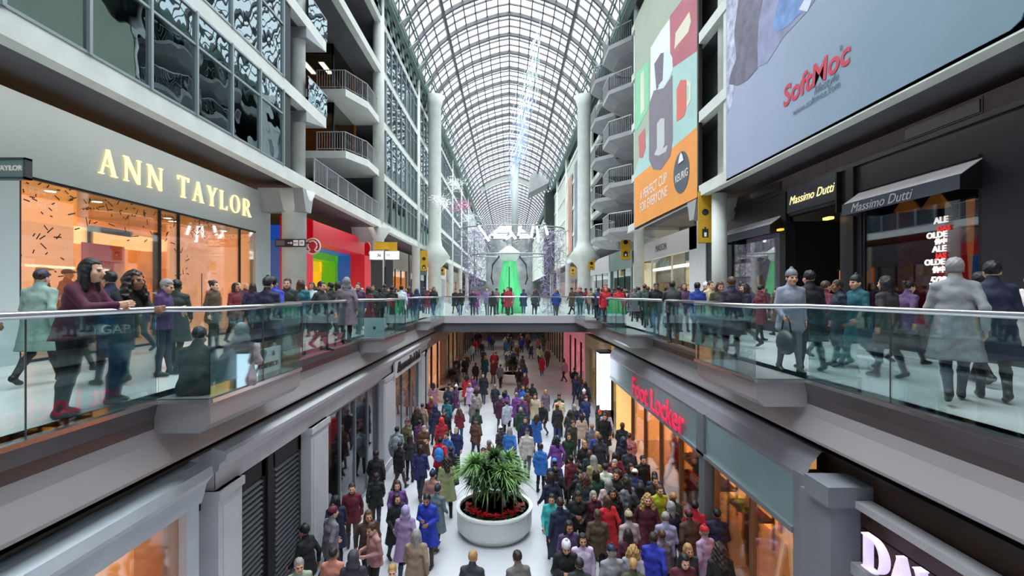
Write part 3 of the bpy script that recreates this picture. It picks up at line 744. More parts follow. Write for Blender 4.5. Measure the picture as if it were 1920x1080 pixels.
MB().box(0,.3,0,1.3,0,5.1).box(0,.3,L-.9,L,0,5.1).box(0,.3,0,L,3.85,5.1).build('surround', mat('cream_white_front','dcdbe0',.45), t)
MB().box(3.4,3.5,0,L,0,3.9).box(0,3.4,L-.05,L,0,3.9).box(0,3.4,0,.05,0,3.9).build('interior_wall', mat('lit_cream','ecdca8',.8,emit='f0dfa5',estr=1.0,noise=.35,nscale=.7), t)  # cream walls given a glow that stands in for shop lighting
MB().box(.1,.12,1.3,L-.9,0,3.85).build('glass_pane', G_shop, t)
MB().box(.07,.16,4.4,4.48,0,3.85).box(.07,.16,8.6,8.68,0,3.85).build('mullion', M_white, t)
MB().box(1.2,1.5,1.6,L-1.2,3.2,3.35).build('light_strip', emis('strip_light','fff6dc',5), t)
sh=MB()
for k in range(8):
    for zz in (.8,1.4,2.0): sh.box(2.2,2.7,1.7+k*1.35,2.8+k*1.35,zz,zz+.06)
sh.build('display_shelf', mat('shelf_tan','b49a6a',.5), t)
text('MAISON', .62, 'R', (-.04,on_wall(1240,465,10)[1]-25.4,4.45), mat('letter_dark','4a4c55',.4), t, extrude=.004, sx=.95, space=1.05)
shop(1,39.2,47.8,mat('glass_green_front','7f9a96',.4),emis('dim_green','4e6b66',.6),'green-grey shopfront behind the balcony column')
shop(1,48.2,60,W_,emis('cool_interior','b9c2c8',.9),'white shopfront far down the right side')
shop(1,60.5,98,mat('beige_front','8d8577',.5),emis('far_interior_rose','c08a8a',.8),'beige shopfront with rosy interior farthest down the right')

# ================================================================ dark shopfront with awnings (right)
M_md = mat('midnight_panel','171a24',.45,noise=.12,nscale=.5); M_md2 = mat('black_panel','07080b',.5)
def yr(px): return F*10/(px-CX)
mb = MB()
mb.box(10,10.3,yr(1352),yr(1472),4.0,5.2); mb.box(10,10.3,yr(1472),24.6,0,5.2) if False else None
mb.box(10,10.3,yr(1615),yr(1575),0,5.2)            # pier between door and window
mb.box(10,10.3,yr(1575),yr(1475),4.2,5.2)          # over the door
mb.box(10,10.3,yr(1840),yr(1615),4.05,5.2)         # over the window
mb.box(10,10.3,-5,yr(1840),0,5.2)                  # plain end
mb.box(10,10.3,yr(1475),yr(1462),0,4.0)
mb.box(10,10.3,yr(1372),24.4,0,4.0)
mb.box(10,10.3,yr(1840),yr(1615),0,.35); mb.box(10,10.3,yr(1462),yr(1372),0,.4)
mb.box(9.93,10.0,-5,24.4,5.1,5.22); mb.box(9.94,10,yr(1840),yr(1615),4.35,4.4)
structure('wall_right_shopfront', mb, M_md)
structure('trim_right_shopfront', MB().box(9.9,10.05,yr(1478)+.0,yr(1478)+.35,0,5.1).box(9.9,10.05,yr(1606),yr(1606)+.3,0,5.1).box(9.9,10.05,yr(1352)-.1,yr(1352)+.3,0,5.1).box(9.85,10.02,yr(1578),yr(1578)+.06,3.9,5.1), M_md2)
structure('wall_right_shop_inside', MB().box(13.6,13.7,-5,24,0,4.2).box(10.3,13.7,23.9,24,0,4.2), mat('dark_shop_inside','0b0a0d',.8))
structure('wall_partition_right', MB().box(10.3,13.6,17.66,17.72,0,4.1), mat('dark_shop_inside','0b0a0d',.8)); structure('column_white_pier', MB().box(9.95,10.4,24.35,25.5,0,5.6), M_white)
structure('wall_bulkhead_right', MB().box(10.0,10.1,-5,26,5.2,5.66), mat('taupe_bulkhead','40393d',.8,noise=.2))
t = thing('air_vent', 'long black air vent slot above the large awning', 'vent', (9.96,yr(1840),5.3)); MB().box(0,.05,0,yr(1700)-yr(1840),0,.27).build('grille', M_black, t); MB().box(.02,.06,-.05,yr(1700)-yr(1840)+.05,-.04,.31).build('frame', M_md2, t)
t = thing('air_vent', 'short black air vent slot above the small awning', 'vent', (9.96,yr(1465),5.3)); MB().box(0,.05,0,2.2,0,.25).build('grille', M_black, t); MB().box(.02,.06,-.05,2.25,-.04,.29).build('frame', M_md2, t)
t = thing('shop_sign', 'gold script sign on dark panel above the black doorway', 'sign', (9.92,(yr(1575)+yr(1480))/2,4.72))
MB().box(0,.08,-(yr(1480)-yr(1575))/2,(yr(1480)-yr(1575))/2,-.42,.42).build('panel', mat('sign_navy','282c3a',.4), t)
text('Massimo Dutti', .4, 'R', (-.02,0,-.03), mat('script_gold','f4e3a8',.4,emit='ffe9a8',estr=1.3), t, shear=.35, sx=.98, extrude=.003)
def awning(y0,y1,label,txt=None,proj=.47):
    t = thing('awning', label, 'awning', (10,y0,0)); L=y1-y0
    A=(0,0,4.32); Bp=(0,L,4.32); C=(-proj,L,3.97); D=(-proj,0,3.97)
    MB().prism([A,Bp,C,D],(0,0,-.02)).build('canopy_top', mat('awning_grey','e2e0e8',.7,noise=.08), t)
    MB().box(-proj-.01,-proj+.01,0,L,3.66,3.98).build('valance', mat('awning_valance','3c4250',.7), t)
    MB().prism([(0,0,4.3),(-proj,0,3.97),(-proj,0,3.66),(0,0,3.66)],(0,.02,0)).build('side_flap', M_md2, t)
    MB().prism([(0,L-.02,4.3),(-proj,L-.02,3.97),(-proj,L-.02,3.66),(0,L-.02,3.66)],(0,.02,0)).build('side_flap', mat('awning_valance','3c4250',.7), t)
    if txt: text(txt, .34, 'R', (-proj-.02,L*.62,3.8), mat('script_pale','b9b5bd',.5), t, shear=.35, sx=1.0, extrude=.003)
awning(yr(1842),yr(1610),'large grey awning with script lettering over the sale window','Massimo Dutti')
awning(yr(1468),yr(1368),'small grey awning left of the black doorway')
# windows
t = thing('shop_window', 'dark reflective shop window with stacked sale lettering', 'window', (10.05,yr(1838),.35)); L=yr(1617)-yr(1838)
MB().box(0,.02,0,L,0,3.7).build('glass_pane', G_dark, t)
MB().box(-.03,.05,0,.06,0,3.7).box(-.03,.05,L-.06,L,0,3.7).build('window_frame', M_black, t)
M_sred = mat('sale_red','d2302e',.5,emit='d2302e',estr=.6); M_swh = mat('sale_white','f3ece6',.5,emit='f3ece6',estr=.6)
for py,s_,h_,m_,px in ((413,'ALE',.27,M_swh,1765),(428,'DAS',.22,M_sred,1770),(441,'OLDE',.26,M_swh,1757),(453,'价中',.2,M_swh,1765),(467,'ALE',.27,M_swh,1762),(480,'JAS',.24,M_sred,1765),(492,'OLDE',.26,M_swh,1753),(506,'价中',.22,M_swh,1762),(527,'50%',.36,M_swh,1760)):
    _,y_,z_ = on_wall(px,py,10.03); text(s_, h_*.74, 'R', (-.03,y_-yr(1838),z_-.35), m_, t, bold=.006, shear=.3 if s_=='50%' else 0, sx=1.1)
t = thing('reflection_panel', 'dark red panel added as a reflection of the red shop in the sale window', 'display', (11.0,yr(1800)*1.1,0.4))
MB().box(0,.05,0,1.9,0,2.7).build('panel', mat('reflection_red','8e1420',.5,emit='8e1420',estr=.35), t); MB().box(-.03,0,.0,1.9,2.65,2.75).build('rail', M_dframe, t)
o = omega(t,0,0,.3,M_pw); o.rotation_euler=(0,0,PI/2); o.location=(-.06,1.55,2.1)  # panel and emblem imitate the red shop reflected in the glass
for px,sc in ((1826,1.0),):
    _,y_,z_ = on_wall(px,400,10.6)
    t = thing('pendant_drape', 'tall glowing orange drape at the edge of the sale window', 'drape', (10.5,y_,1.6))
    MB().prism([(0,-.09,2.0),(0,.09,2.0),(0,.07,1.0),(0,.01,0),(0,-.06,.9)],(.04,0,0)).build('cloth', emis('drape_orange','d07a1a',.8), t); MB().tube([(0,-.12,2.02),(0,.12,2.02)],.02,6).build('rod', M_black, t)
for i,(px,py) in enumerate(((1755,378),(1700,385))):
    x_,y_,z_ = on_wall(px,py,11.2)
    t = thing('pendant_lamp', 'blurred orange pendant shade inside the sale window, '+('nearer the drape' if i==0 else 'nearer the door'), 'lamp', (x_,y_,z_))
    MB().lathe([(.05,.25),(.12,.15),(.3,-.15),(.28,-.16),(.1,.12)],n=16).build('shade', emis('shade_orange','c97a28',.8), t, smooth=True); MB().tube([(0,0,.2),(0,0,4.2-z_)],.008,5).build('cord', M_black, t)
t = thing('wall_lamp', 'small brass picture light at the right jamb of the black doorway', 'lamp', (9.95,yr(1570),3.75)); MB().box(-.2,0,-.02,.02,0,.04).build('arm', M_black, t); MB().box(-.3,-.15,-.15,.15,-.05,.02).build('shade', emis('brass_glow','ffcf50',4), t)
t = thing('wall_lamp', 'small brass picture light at the left jamb of the black doorway', 'lamp', (9.95,yr(1477),3.75)); MB().box(-.2,0,-.02,.02,0,.04).build('arm', M_black, t); MB().box(-.28,-.15,-.12,.12,-.05,.02).build('shade', emis('brass_glow2','d09a30',2), t)
t = thing('door_curtain', 'narrow orange lit drape beside the black doorway', 'drape', (10.6,yr(1572)*1.05,0)); MB().prism([(0,0,2.2),(0,.1,2.2),(0,.14,0),(0,-.05,0)],(.04,0,0)).build('cloth', emis('drape_orange','d07a1a',.8), t)
MB().tube([(0,-.1,2.2),(0,.2,2.2)],.02,6).build('rod', M_black, t)
# small display window with glittering backdrop
t = thing('shop_window', 'small display window with glittery violet backdrop and dressed mannequin', 'window', (10.05,yr(1462),.4)); L=yr(1372)-yr(1462)
MB().box(0,.02,0,L,0,3.6).build('glass_pane', G_shop, t); MB().box(1.2,1.25,.05,L+1.2,0,3.6).build('backdrop', mat('glitter_violet','57506b',.5,noise=.9,nscale=9,emit='57506b',estr=.8), t)
MB().box(.3,1.19,0,L,0,.02).build('plinth', mat('olive_floor','77704a',.6), t)
# ================================================================ lower level, left side
XL = 4.7
def ll(px): return F*XL/abs(px-CX)
M_lm = M_lwhite
def cornice(s, y0, y1, z, m, nm):
    x=XL
    prof=[(s*(x+.55),z),(s*(x+.02),z),(s*(x-.16),z-.05),(s*(x-.2),z-.1),(s*(x-.18),z-.19),(s*(x-.08),z-.26),(s*(x-.06),z-.36),(s*(x-.0),z-.4),(s*x,z-.7),(s*(x+.35),z-.7)]
    structure(nm, MB().profile(prof,y0,y1), m)
    structure(nm+'_cap', MB().prism([(a,y0,b) for a,b in prof],(0,.02,0)).prism([(a,y1-.02,b) for a,b in prof],(0,.02,0)), m)
cornice(-1, 7.65, 27.5, -1.02, M_lm, 'trim_cornice_left')
structure('wall_gap_shade_left', MB().box(-5.3,-4.75,-4,29,-1.04,-1.0).box(-5.3,-5.2,-4,29,-1.02,-.8), M_black)  # black sheet put in as the shade of the gap above the cornice
structure('wall_lower_back_left', B(-9.5,-9.4,-4,95,LZ,-.8), M_recess)
def pilaster(s, y0, y1, ztop=-1.7, m=None, x0=4.62, nm='column_pilaster'):
    mb=MB(); mb.box(s*x0,s*5.0,y0,y1,LZ,ztop); mb.box(s*(x0-.05),s*5.0,y0-.04,y1+.04,LZ,LZ+.3); mb.box(s*(x0-.04),s*5,y0-.03,y1+.03,ztop-.14,ztop)
    mb.box(s*(x0-.015),s*x0,y0+.12,y1-.12,LZ+.5,ztop-.3)
    structure(nm, mb, m or M_lm)
for a,b in ((ll(400),ll(445)),(ll(577),ll(610)),(ll(715),ll(738)),(ll(788),ll(797)),(26.2,27.4)): pilaster(-1,min(a,b),max(a,b))
# near shop with orange window
structure('wall_near_shop_frame', MB().box(-5.0,-4.66,ll(345),ll(368),LZ,-1.1).box(-5.0,-4.66,-4,ll(368),-1.7,-1.12).box(-5.2,-4.95,ll(368),7.66,LZ,-1.1), mat('cool_white_frame','b9c3cb',.45,noise=.08))
structure('trim_near_cornice', MB().profile([(-5.2,-1.08),(-4.72,-1.1),(-4.5,-1.16),(-4.48,-1.3),(-4.58,-1.42),(-4.62,-1.6),(-4.66,-1.72)],-4,ll(368)+.06), mat('cool_white_frame','b9c3cb',.45))
structure('wall_orange_window', MB().box(-5.6,-5.5,4.2,ll(345)+.8,LZ,-1.6), emis('lit_orange_panel','f0a050',.9))  # wall glows by itself to read as a lit window
structure('wall_orange_window_return', MB().box(-5.6,-4.9,ll(345)+.1,ll(345)+.16,LZ,-1.6), emis('lit_tan_panel','c08050',.6))
t = thing('lightbox_poster', 'red display panel inside the orange lit window at the near left', 'panel', (-5.45,5.3,LZ)); MB().box(0,.05,-.9,.55,0.9,3.35).build('panel', mat('poster_red2','e0182a',.5,emit='e0182a',estr=.4), t); MB().box(-.02,.07,-.92,-.88,0,3.4).box(-.02,.07,.55,.6,0,3.4).build('post', emis('gold_post','d39a4a',.4), t)
t = thing('shop_window', 'near lower shop window glass before the orange panel', 'window', (-4.8,-2,LZ)); MB().box(0,.02,0,ll(345)+2,0,3.5).build('glass_pane', G_shop, t)
# louvred shutters
for i,(a,b) in enumerate(((ll(445)+.03,ll(512)),(ll(522),ll(577)-.03))):
    t = thing('louvred_shutter', 'dark louvred shutter panel '+('nearest the camera between grey pilasters' if i==0 else 'next to the glass display windows'), 'shutter', (-4.85,a,LZ)); L=b-a
    MB().box(-.1,0,0,.16,0,3.5).box(-.1,0,L-.14,L,0,3.5).box(-.1,0,0,L,3.1,3.5).box(-.1,0,0,L,0,.2).build('frame', M_dark, t)
    sl=MB()
    for k in range(26):
        z=.25+k*.11; sl.prism([(-.07,.16,z+.07),(-.05,.16,z+.09),(.03,.16,z+.02),(.01,.16,z)],(0,L-.3,0))
    sl.build('louvre_slats', mat('slat_grey','3e4149',.35), t)
    MB().box(-.14,-.12,.1,L-.1,.1,3.2).build('backing', M_black, t)
structure('wall_shutter_post', MB().box(-4.95,-4.8,ll(512),ll(522),LZ,-1.7).box(-5,-4.9,7.6,12,-2.0,-1.7), M_dark)
# glass display windows with mannequin
def lowwin(s, y0, y1, label, m=G_dark, n=2, zt=3.5, back=None, fr=M_frame):
    t = thing('shop_window', label, 'window', (s*4.82,y0,LZ)); L=y1-y0
    MB().box(0,s*.02,0,L,.1,zt).build('glass_pane', m, t)
    f=MB()
    for k in range(n+1):
        yy=L*k/n; f.box(-s*.04,s*.08,yy-.035,yy+.035,0,zt)
    f.box(-s*.04,s*.08,0,L,0,.1).box(-s*.04,s*.08,0,L,zt-.08,zt); f.build('window_frame', fr, t)
    return t
lowwin(-1,ll(610)+.05,ll(715)-.05,'tall dark glass display window with steel mullions left of the concourse',n=4)
lowwin(-1,ll(738)+.05,ll(788)-.05,'shop entrance glazing under the dark serif sign',n=3)
lowwin(-1,ll(797)+.05,26.1,'narrow tall display window beyond the serif sign entrance',n=4)
t = thing('window_poster', 'backlit orange fashion panel in the dark lower window', 'panel', (-6.3,16.6,LZ)); MB().box(0,.05,0,.25,.6,3.0).build('panel', emis('tan_light_panel','c79258',.6), t); MB().box(0,.04,.28,.32,.5,3.1).build('post', M_frame, t)
t = thing('shop_sign', 'dark serif letters on the white frieze of the lower left shop', 'sign', (-4.6,ll(762),-1.62))
MB().box(-.02,.05,-(ll(788)-ll(738))/2+.1,(ll(788)-ll(738))/2-.1,-.34,.36).build('panel', M_lm, t)
text('Abercrombie & Fitch', .58, 'L', (.07,0,.02), M_black, t, bold=.012, sx=.98, extrude=.02)
# warm shops beyond on the left
def lowshop(s, y0, y1, col, e, label, fm, zt=3.5, x=4.7):
    t = thing('shopfront', label, 'shopfront', (s*x,y0,LZ)); L=y1-y0
    MB().box(0,s*.4,0,.3,0,zt).box(0,s*.4,L-.3,L,0,zt).box(0,s*.4,0,L,zt,4.2).build('surround', fm, t)
    MB().box(s*2.6,s*2.7,0,L,0,zt).box(0.4*s,s*2.7,L-.06,L,0,zt).build('interior_wall', mat('lit_'+col,col,.8,emit=col,estr=e,noise=.3,nscale=.8), t)  # walls emit their own colour as the light inside the shop
    MB().box(s*.2,s*.22,.3,L-.3,0,zt).build('glass_pane', G_shop, t)
    f=MB(); n=max(1,int(L/2.5))
    for k in range(1,n): f.box(s*.15,s*.27,L*k/n-.03,L*k/n+.03,0,zt)
    f.box(s*.15,s*.27,.3,L-.3,zt-.08,zt); f.build('mullion', M_dframe, t)
    return t
M_taupe=mat('taupe_front','8a7a70',.6,noise=.1)
lowshop(-1,27.6,35.5,'f2a97a',1.5,'glowing peach shopfront beyond the white lower shops',M_taupe)
lowshop(-1,35.8,48,'b08a62',.8,'tan shopfront under the bridge on the left',M_taupe)
lowshop(-1,48.3,66,'8a6a5a',.6,'brown shopfront deep under the bridge on the left',M_taupe)
lowshop(-1,66.3,94,'b58060',.7,'dim warm shopfront deepest on the lower left',M_taupe)
lowshop(1,24.0,29.8,'b5a06a',.5,'tan and yellow shopfront before the pink one on the lower right',mat('beige_front2','a08c70',.6))
lowshop(1,30,41.5,'e07f92',1.3,'glowing pink shopfront on the lower right near the bridge',mat('pink_front','c77c8a',.5,emit='c77c8a',estr=.3))
lowshop(1,41.8,62,'b08a72',.7,'brown shopfront under the bridge on the right',M_taupe)
lowshop(1,62.3,94,'8f7a8f',.6,'violet shopfront deepest on the lower right',M_taupe)
structure('wall_lower_far', B(-9.5,9.5,94.8,95,LZ,-.8), mat('dim_far_wall','4a4048',.8))
k=0
for yy in (33,39,46,54,64):
    for xx in (-2.2,2.2):
        t = thing('downlight', 'round concourse downlight under the bridge, %s row, %s side' % (('first','second','third','fourth','fifth')[k//2],'left' if xx<0 else 'right'), 'light', (xx,yy,-.98)); MB().lathe([(.3,0),(.3,.03)],n=14).build('lamp', M_spot, t); MB().lathe([(.36,.01),(.36,.08)],n=14).build('rim', M_white, t); k+=1

# ================================================================ lower level, right side: sport shop
def lr(px): return F*4.7/(px-CX)
yA, yB = lr(1500), 22.0
M_fl = mat('sign_band_glass','7f989c',.2,noise=.12,nscale=.6)
structure('wall_sport_sign_band', MB().box(4.62,4.9,yA,yB,-2.33,-1.42), M_fl)
structure('trim_sport_top', MB().profile([(5.3,-1.0),(4.85,-1.02),(4.7,-1.2),(4.6,-1.42),(4.62,-1.5)],yA-.3,yB+.05), mat('grey_moulding','8b8892',.4,noise=.08))
structure('trim_sport_lower', MB().box(4.56,4.66,yA,yB,-2.42,-2.33), M_frame)
structure('trim_sport_divider', MB().box(4.56,4.9,lr(1330),lr(1316),-2.4,-1.4).box(4.6,4.9,lr(1330)+.02,lr(1318),LZ,-2.4), mat('grey_divider','6d747a',.5))
structure('wall_gap_shade_right', MB().box(4.9,5.3,-4,29,-1.04,-1.0).box(5.2,5.3,-4,29,-1.02,-.8), M_black)  # black sheet painting the shaded gap below the right fascia
structure('wall_lower_back_right', B(9.4,9.5,-4,95,LZ,-.8), M_recess)
structure('wall_sport_back', MB().box(7.4,7.5,yA,yB,LZ,-2.3), mat('lit_sport_wall','d98a42',.8,noise=.7,nscale=1.8,emit='d98a42',estr=2.1))  # sport shop walls and ceiling glow instead of being lit by lamps
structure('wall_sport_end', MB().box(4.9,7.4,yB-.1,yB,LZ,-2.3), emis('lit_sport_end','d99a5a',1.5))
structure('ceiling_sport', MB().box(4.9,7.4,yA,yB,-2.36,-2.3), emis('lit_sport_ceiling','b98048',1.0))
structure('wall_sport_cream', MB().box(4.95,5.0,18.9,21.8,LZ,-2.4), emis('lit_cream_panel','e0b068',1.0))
t = thing('shop_sign', 'pink-red neon lettering on the grey glass sign band', 'sign', (4.6,(lr(1278)+lr(1200))/2,-2.0))
text('Foot Locker', .98, 'R', (-.05,0,0), mat('neon_red','e0284f',.4,emit='ee2c58',estr=.5), t, bold=.008, sx=1.08, extrude=.015)
MB().box(-.02,.02,-2.9,2.9,-.38,-.34).build('sign_rail', M_frame, t)
t = lowwin(1,lr(1500)+.1,lr(1332),'large display window with golden fashion scene on the lower right',m=G_shop,n=2,zt=2.8,fr=mat('bronze_frame','8b6a4a',.4,.5))
t = lowwin(1,lr(1316),18.8,'glass display windows below the neon letters',m=G_shop,n=4,zt=2.8,fr=mat('bronze_frame','8b6a4a',.4,.5))
# contents: shelves with shoes, gold A-frame ladder, mannequins are made later
for i,yy in enumerate((13.2,15.2,17.2)):
    t = thing('display_rack', 'dark shoe rack in the glowing sport shop, %s from the divider' % ('first','second','third')[i], 'rack', (6.6,yy,LZ))
    MB().box(-.3,.3,-.7,.7,.7,.76).box(-.3,.3,-.7,.7,1.4,1.46).box(-.3,.3,-.7,.7,2.1,2.16).build('shelf', mat('shelf_dark','3a2018',.5), t)
    MB().box(-.3,-.25,-.72,-.66,0,2.4).box(-.3,-.25,.66,.72,0,2.4).box(.25,.3,-.72,-.66,0,2.4).box(.25,.3,.66,.72,0,2.4).build('post', M_black, t)
    for j in range(9):
        c_=('d8d0c8','c02a20','e07030','2a2a35')[rng.integers(4)]
        sh = MB(); z=(.76,1.46,2.16)[j//3]; y_=-.45+(j%3)*.42
        sh.ell((-.1,y_,z+.05),(.15,.055,.05),10,6).ell((.02,y_,z+.09),(.07,.05,.06),10,6)
        o=sh.build('shoe', mat('shoe_'+c_,c_,.5), None, label=None); o.location=(6.6,yy,LZ); o['label']='%s sports shoe on %s shelf of the %s shoe rack from the divider'%({'d8d0c8':'white','c02a20':'red','e07030':'orange','2a2a35':'black'}[c_],('lower','middle','upper')[j//3],('first','second','third')[i]); o['category']='shoe'; o['group']='shoes on the racks'
M_gold2 = mat('gold_wood_glow','f0cfa0',.4,.1,emit='f0cfa0',estr=.6)  # glow added to the ladder so that it stands out brighter
t = thing('step_ladder', 'golden A-frame step ladder in the lower right display window', 'ladder', (5.5,9.6,LZ))
MB().tube([(0,-.45,0),(0,-.1,2.3)],.035,6).tube([(.4,-.45,0),(.4,-.1,2.3)],.05,6).build('front_frame', M_gold2, t); MB().tube([(0,.5,0),(0,-.1,2.3)],.03,6).tube([(.4,.5,0),(.4,-.1,2.3)],.03,6).build('rear_frame', M_gold2, t)
st=MB()
for k in range(6): st.box(-.02,.42,-.45+.055*k+.0,-.35+.055*k,.35*k+.3,.35*k+.34)
st.build('step', M_gold2, t)
t = thing('display_table', 'cream display table with folded goods in the lower right window', 'table', (5.75,8.3,LZ)); MB().box(-.6,.6,-.5,.7,.95,1.05).build('table_top', mat('table_cream','d8b988',.5), t)
for a,b in ((-.5,-.4),(.5,-.4),(-.5,.6),(.5,.6)): MB().box(a-.04,a+.04,b-.04,b+.04,0,.95).build('leg', mat('table_cream','d8b988',.5), t)
for i,(a,b,c_,nm) in enumerate(((-.2,.1,'8fe0b0','mint green'),(.25,.35,'e8dcc8','ivory'),(.2,-.25,'d89a6a','tan'))):
    mb=MB(); mb.ell((0,0,.08),(.26,.2,.09),14,8).ell((.08,.05,.15),(.15,.1,.06),12,6); o=mb.build('folded_cloth', mat('cloth_'+c_,c_,.8,bump=.5,bscale=14)); o.location=(5.75+a,8.3+b,LZ+1.05); o['label']=nm+' crumpled cloth on the cream display table'; o['category']='cloth'
t = thing('bow_decoration', 'red ribbon bow hanging at the top of the lower right window', 'decoration', (5.2,9.2,-2.75)); MB().ell((0,.14,0),(.06,.16,.1)).ell((0,-.14,0),(.06,.16,.1)).build('loops', M_rp, t, smooth=True); MB().prism([(0,-.05,0),(0,.05,0),(0,.12,-.4),(0,-.02,-.4)],(.02,0,0)).build('tail', M_rp, t)
for i,yy in enumerate((13.6,8.6)):
    t = thing('hanging_greenery', ('green leafy garland by the neon sign shop divider','olive garland low in the right display window')[i], 'garland', (5.2,yy if i else 12.4,-3.4 if not i else -4.3)); g=MB()
    for k in range(90):
        p=Vector(rng.normal(0,(.12,.25,.3))); d=Vector(rng.normal(0,1,3)).normalized()*.14; w=d.cross(Vector((0,0,1)))*.3
        g.poly([p,p+d*.5+w,p+d,p+d*.5-w])
    g.build('foliage', mat('leaf_green','3f7a22',.6,noise=.4), t); MB().tube([(0,0,0),(0,0,-2.45-(yy if 0 else (-3.4 if not i else -4.3)))],.01,5).build('wire', M_frame, t)
t = thing('product_sign', 'small red sign with white letters in the sport shop window', 'sign', (5.0,12.9,-3.6)); MB().box(0,.04,-.5,.5,-.14,.14).build('panel', M_rp, t); text('PUMA', .24, 'R', (-.02,0,0), M_pw, t, bold=.01); MB().tube([(.02,0,.14),(.02,0,1.2)],.008,5).build('wire', M_black, t)
# white light pillar at the left end
t = thing('light_box', 'tall bright white light box pillar beside the sport shop', 'light box', (4.2,22.2,LZ)); MB().box(0,.5,0,.9,1.3,3.9).build('diffuser', emis('bright_panel','e6ecff',2.2), t); MB().box(.5,.62,-.02,.92,0,4.0).box(-.02,.62,-.02,.92,3.9,4.0).box(-.02,.62,-.02,.92,0,1.3).build('frame', M_dframe, t)
# tea shop corner
yT = lr(1527)
structure('column_tea_pier', MB().box(4.45,5.2,lr(1592),lr(1530),LZ,-1.5).box(4.38,5.3,lr(1592)-.05,lr(1548),-1.5,-1.22).box(4.6,5.1,lr(1530),yA+.02,LZ,-1.4), mat('grey_pier','777a82',.5,noise=.06))
M_slat = mat('dark_brown_slats','3a1c0c',.5,noise=.3,nscale=2,stretch=(1,.2,6))
mb=MB()
for k in range(3): mb.box(4.86,4.95,-3,6.68,-1.42-.0-.26*(k+1)+.02-.1,-1.42-.26*k-.1)
structure('wall_tea_slats', mb, M_slat)
structure('wall_tea_upper', MB().box(5.35,5.45,-3,7.0,-1.55,-.8).box(5.2,5.25,-3,6.9,-1.3,-1.0), mat('brown_upper','2a140a',.6))
structure('wall_tea_backing', MB().box(5.0,5.06,-3,yA+.05,-1.5,-.83), mat('brown_upper','2a140a',.6))
structure('trim_tea_rails', MB().box(4.75,4.98,-3,6.7,-1.5,-1.4).box(4.72,4.98,-3,6.72,-2.42,-2.26), mat('pale_rail','a8a5a8',.4))
structure('wall_tea_inside', MB().box(6.6,6.7,-3,6.7,LZ,-2.4).box(4.95,6.6,6.6,6.7,LZ,-2.4), emis('lit_tea_brown','9a4a18',.55))  # brown walls with interior light put in as glow
t = thing('shop_sign', 'white and violet serif letters on dark brown wood slats', 'sign', (0,0,0))
yD = 4.72*F/(1625-CX)
serif_letters('DAVID', .44, 'R', (4.74,yD,-2.14), mat('letter_violet','ded2f2',.4,emit='d8c8f8',estr=.7), t, gap=.04, depth=.1)

# ================================================================ planters
def planter(x, y, R_, label, big=True):
    t = thing('round_planter', label, 'planter', (x,y,LZ))
    MB().lathe([(R_*.86,0),(R_*.88,.05),(R_*.99,.18),(R_,.25),(R_,.68),(R_*.98,.7),(R_*.93,.71),(R_*.92,.5),(.05,.5)],n=48).build('tub', mat('planter_white','d5d8d6',.45,noise=.05), t, smooth=False)
    MB().lathe([(R_*.995,.66),(R_*1.03,.69),(R_*1.03,.74),(R_*.93,.74),(R_*.92,.66)],n=48).build('rim', mat('planter_rim','eef0ee',.4), t)
    MB().lathe([(R_*.84,-.0),(R_*.84,.04)],n=32).build('plinth', M_edge, t)
    MB().lathe([(R_*.92,.56),(R_*.4,.6),(.02,.62)],n=32).build('soil', mat('soil','2a2622',.9,noise=.5,nscale=9,bump=.8), t)
    return t
pt = planter(-.42,13.55,1.05,'large round white planter in the middle of the lower concourse')
def leafy(o, cx, cy, cz, n, L, m, parent, name='leaves', droop=1.0):
    g=MB()
    for i in range(n):
        a=rng.random()*2*PI; el=rng.uniform(-.1,1.35); l=L*rng.uniform(.6,1.15)
        d=Vector((math.cos(a)*math.cos(el),math.sin(a)*math.cos(el),math.sin(el))); side=d.cross(Vector((0,0,1))).normalized()*.019*(1+L)
        p=Vector((cx,cy,cz+rng.uniform(-.1,.1))); prev=(p-side*.5,p+side*.5)
        for k in range(1,5):
            u=k/4; q=p+d*(l*u)+Vector((0,0,-droop*.42*l*u*u)); w=side*(1.1-u) if k<4 else side*.05
            cur=(q-w,q+w); g.poly([prev[0],prev[1],cur[1],cur[0]]); prev=cur
    return g.build(name, m, parent)
M_leaf=mat('dracaena_leaf','6f9d52',.4,noise=.6,nscale=3.0); M_leaf2=mat('dracaena_leaf_dark','28521f',.5,noise=.5,nscale=4); M_stem=mat('plant_stem','8c7a58',.8,noise=.3,nscale=9)
for i in range(9):
    a=2*PI*i/9+.2; r_=.58 if i else 0; x_,y_=-.42+r_*1.05*math.cos(a),13.5+r_*.85*math.sin(a); h_=rng.uniform(.85,1.35)+(.15 if i==0 else 0)
    t=thing('dracaena_plant', 'tall spiky green dracaena in the white planter, %s' % ('centre stem','right side stem','right rear stem','rear stem','left rear stem','left side stem','left front stem','front stem','right front stem')[i], 'plant', (x_,y_,LZ+.6), group='dracaenas in the planter')
    MB().tube([(0,0,-.06),(.02,0,h_*.5),(0,.02,h_)],.03,7).build('stem', M_stem, t)
    leafy(t,0,0,h_,210,.66,M_leaf if i%3 else M_leaf2,t); leafy(t,.02,0,h_*.7,90,.5,M_leaf2 if i%2 else M_leaf,t,droop=1.6)
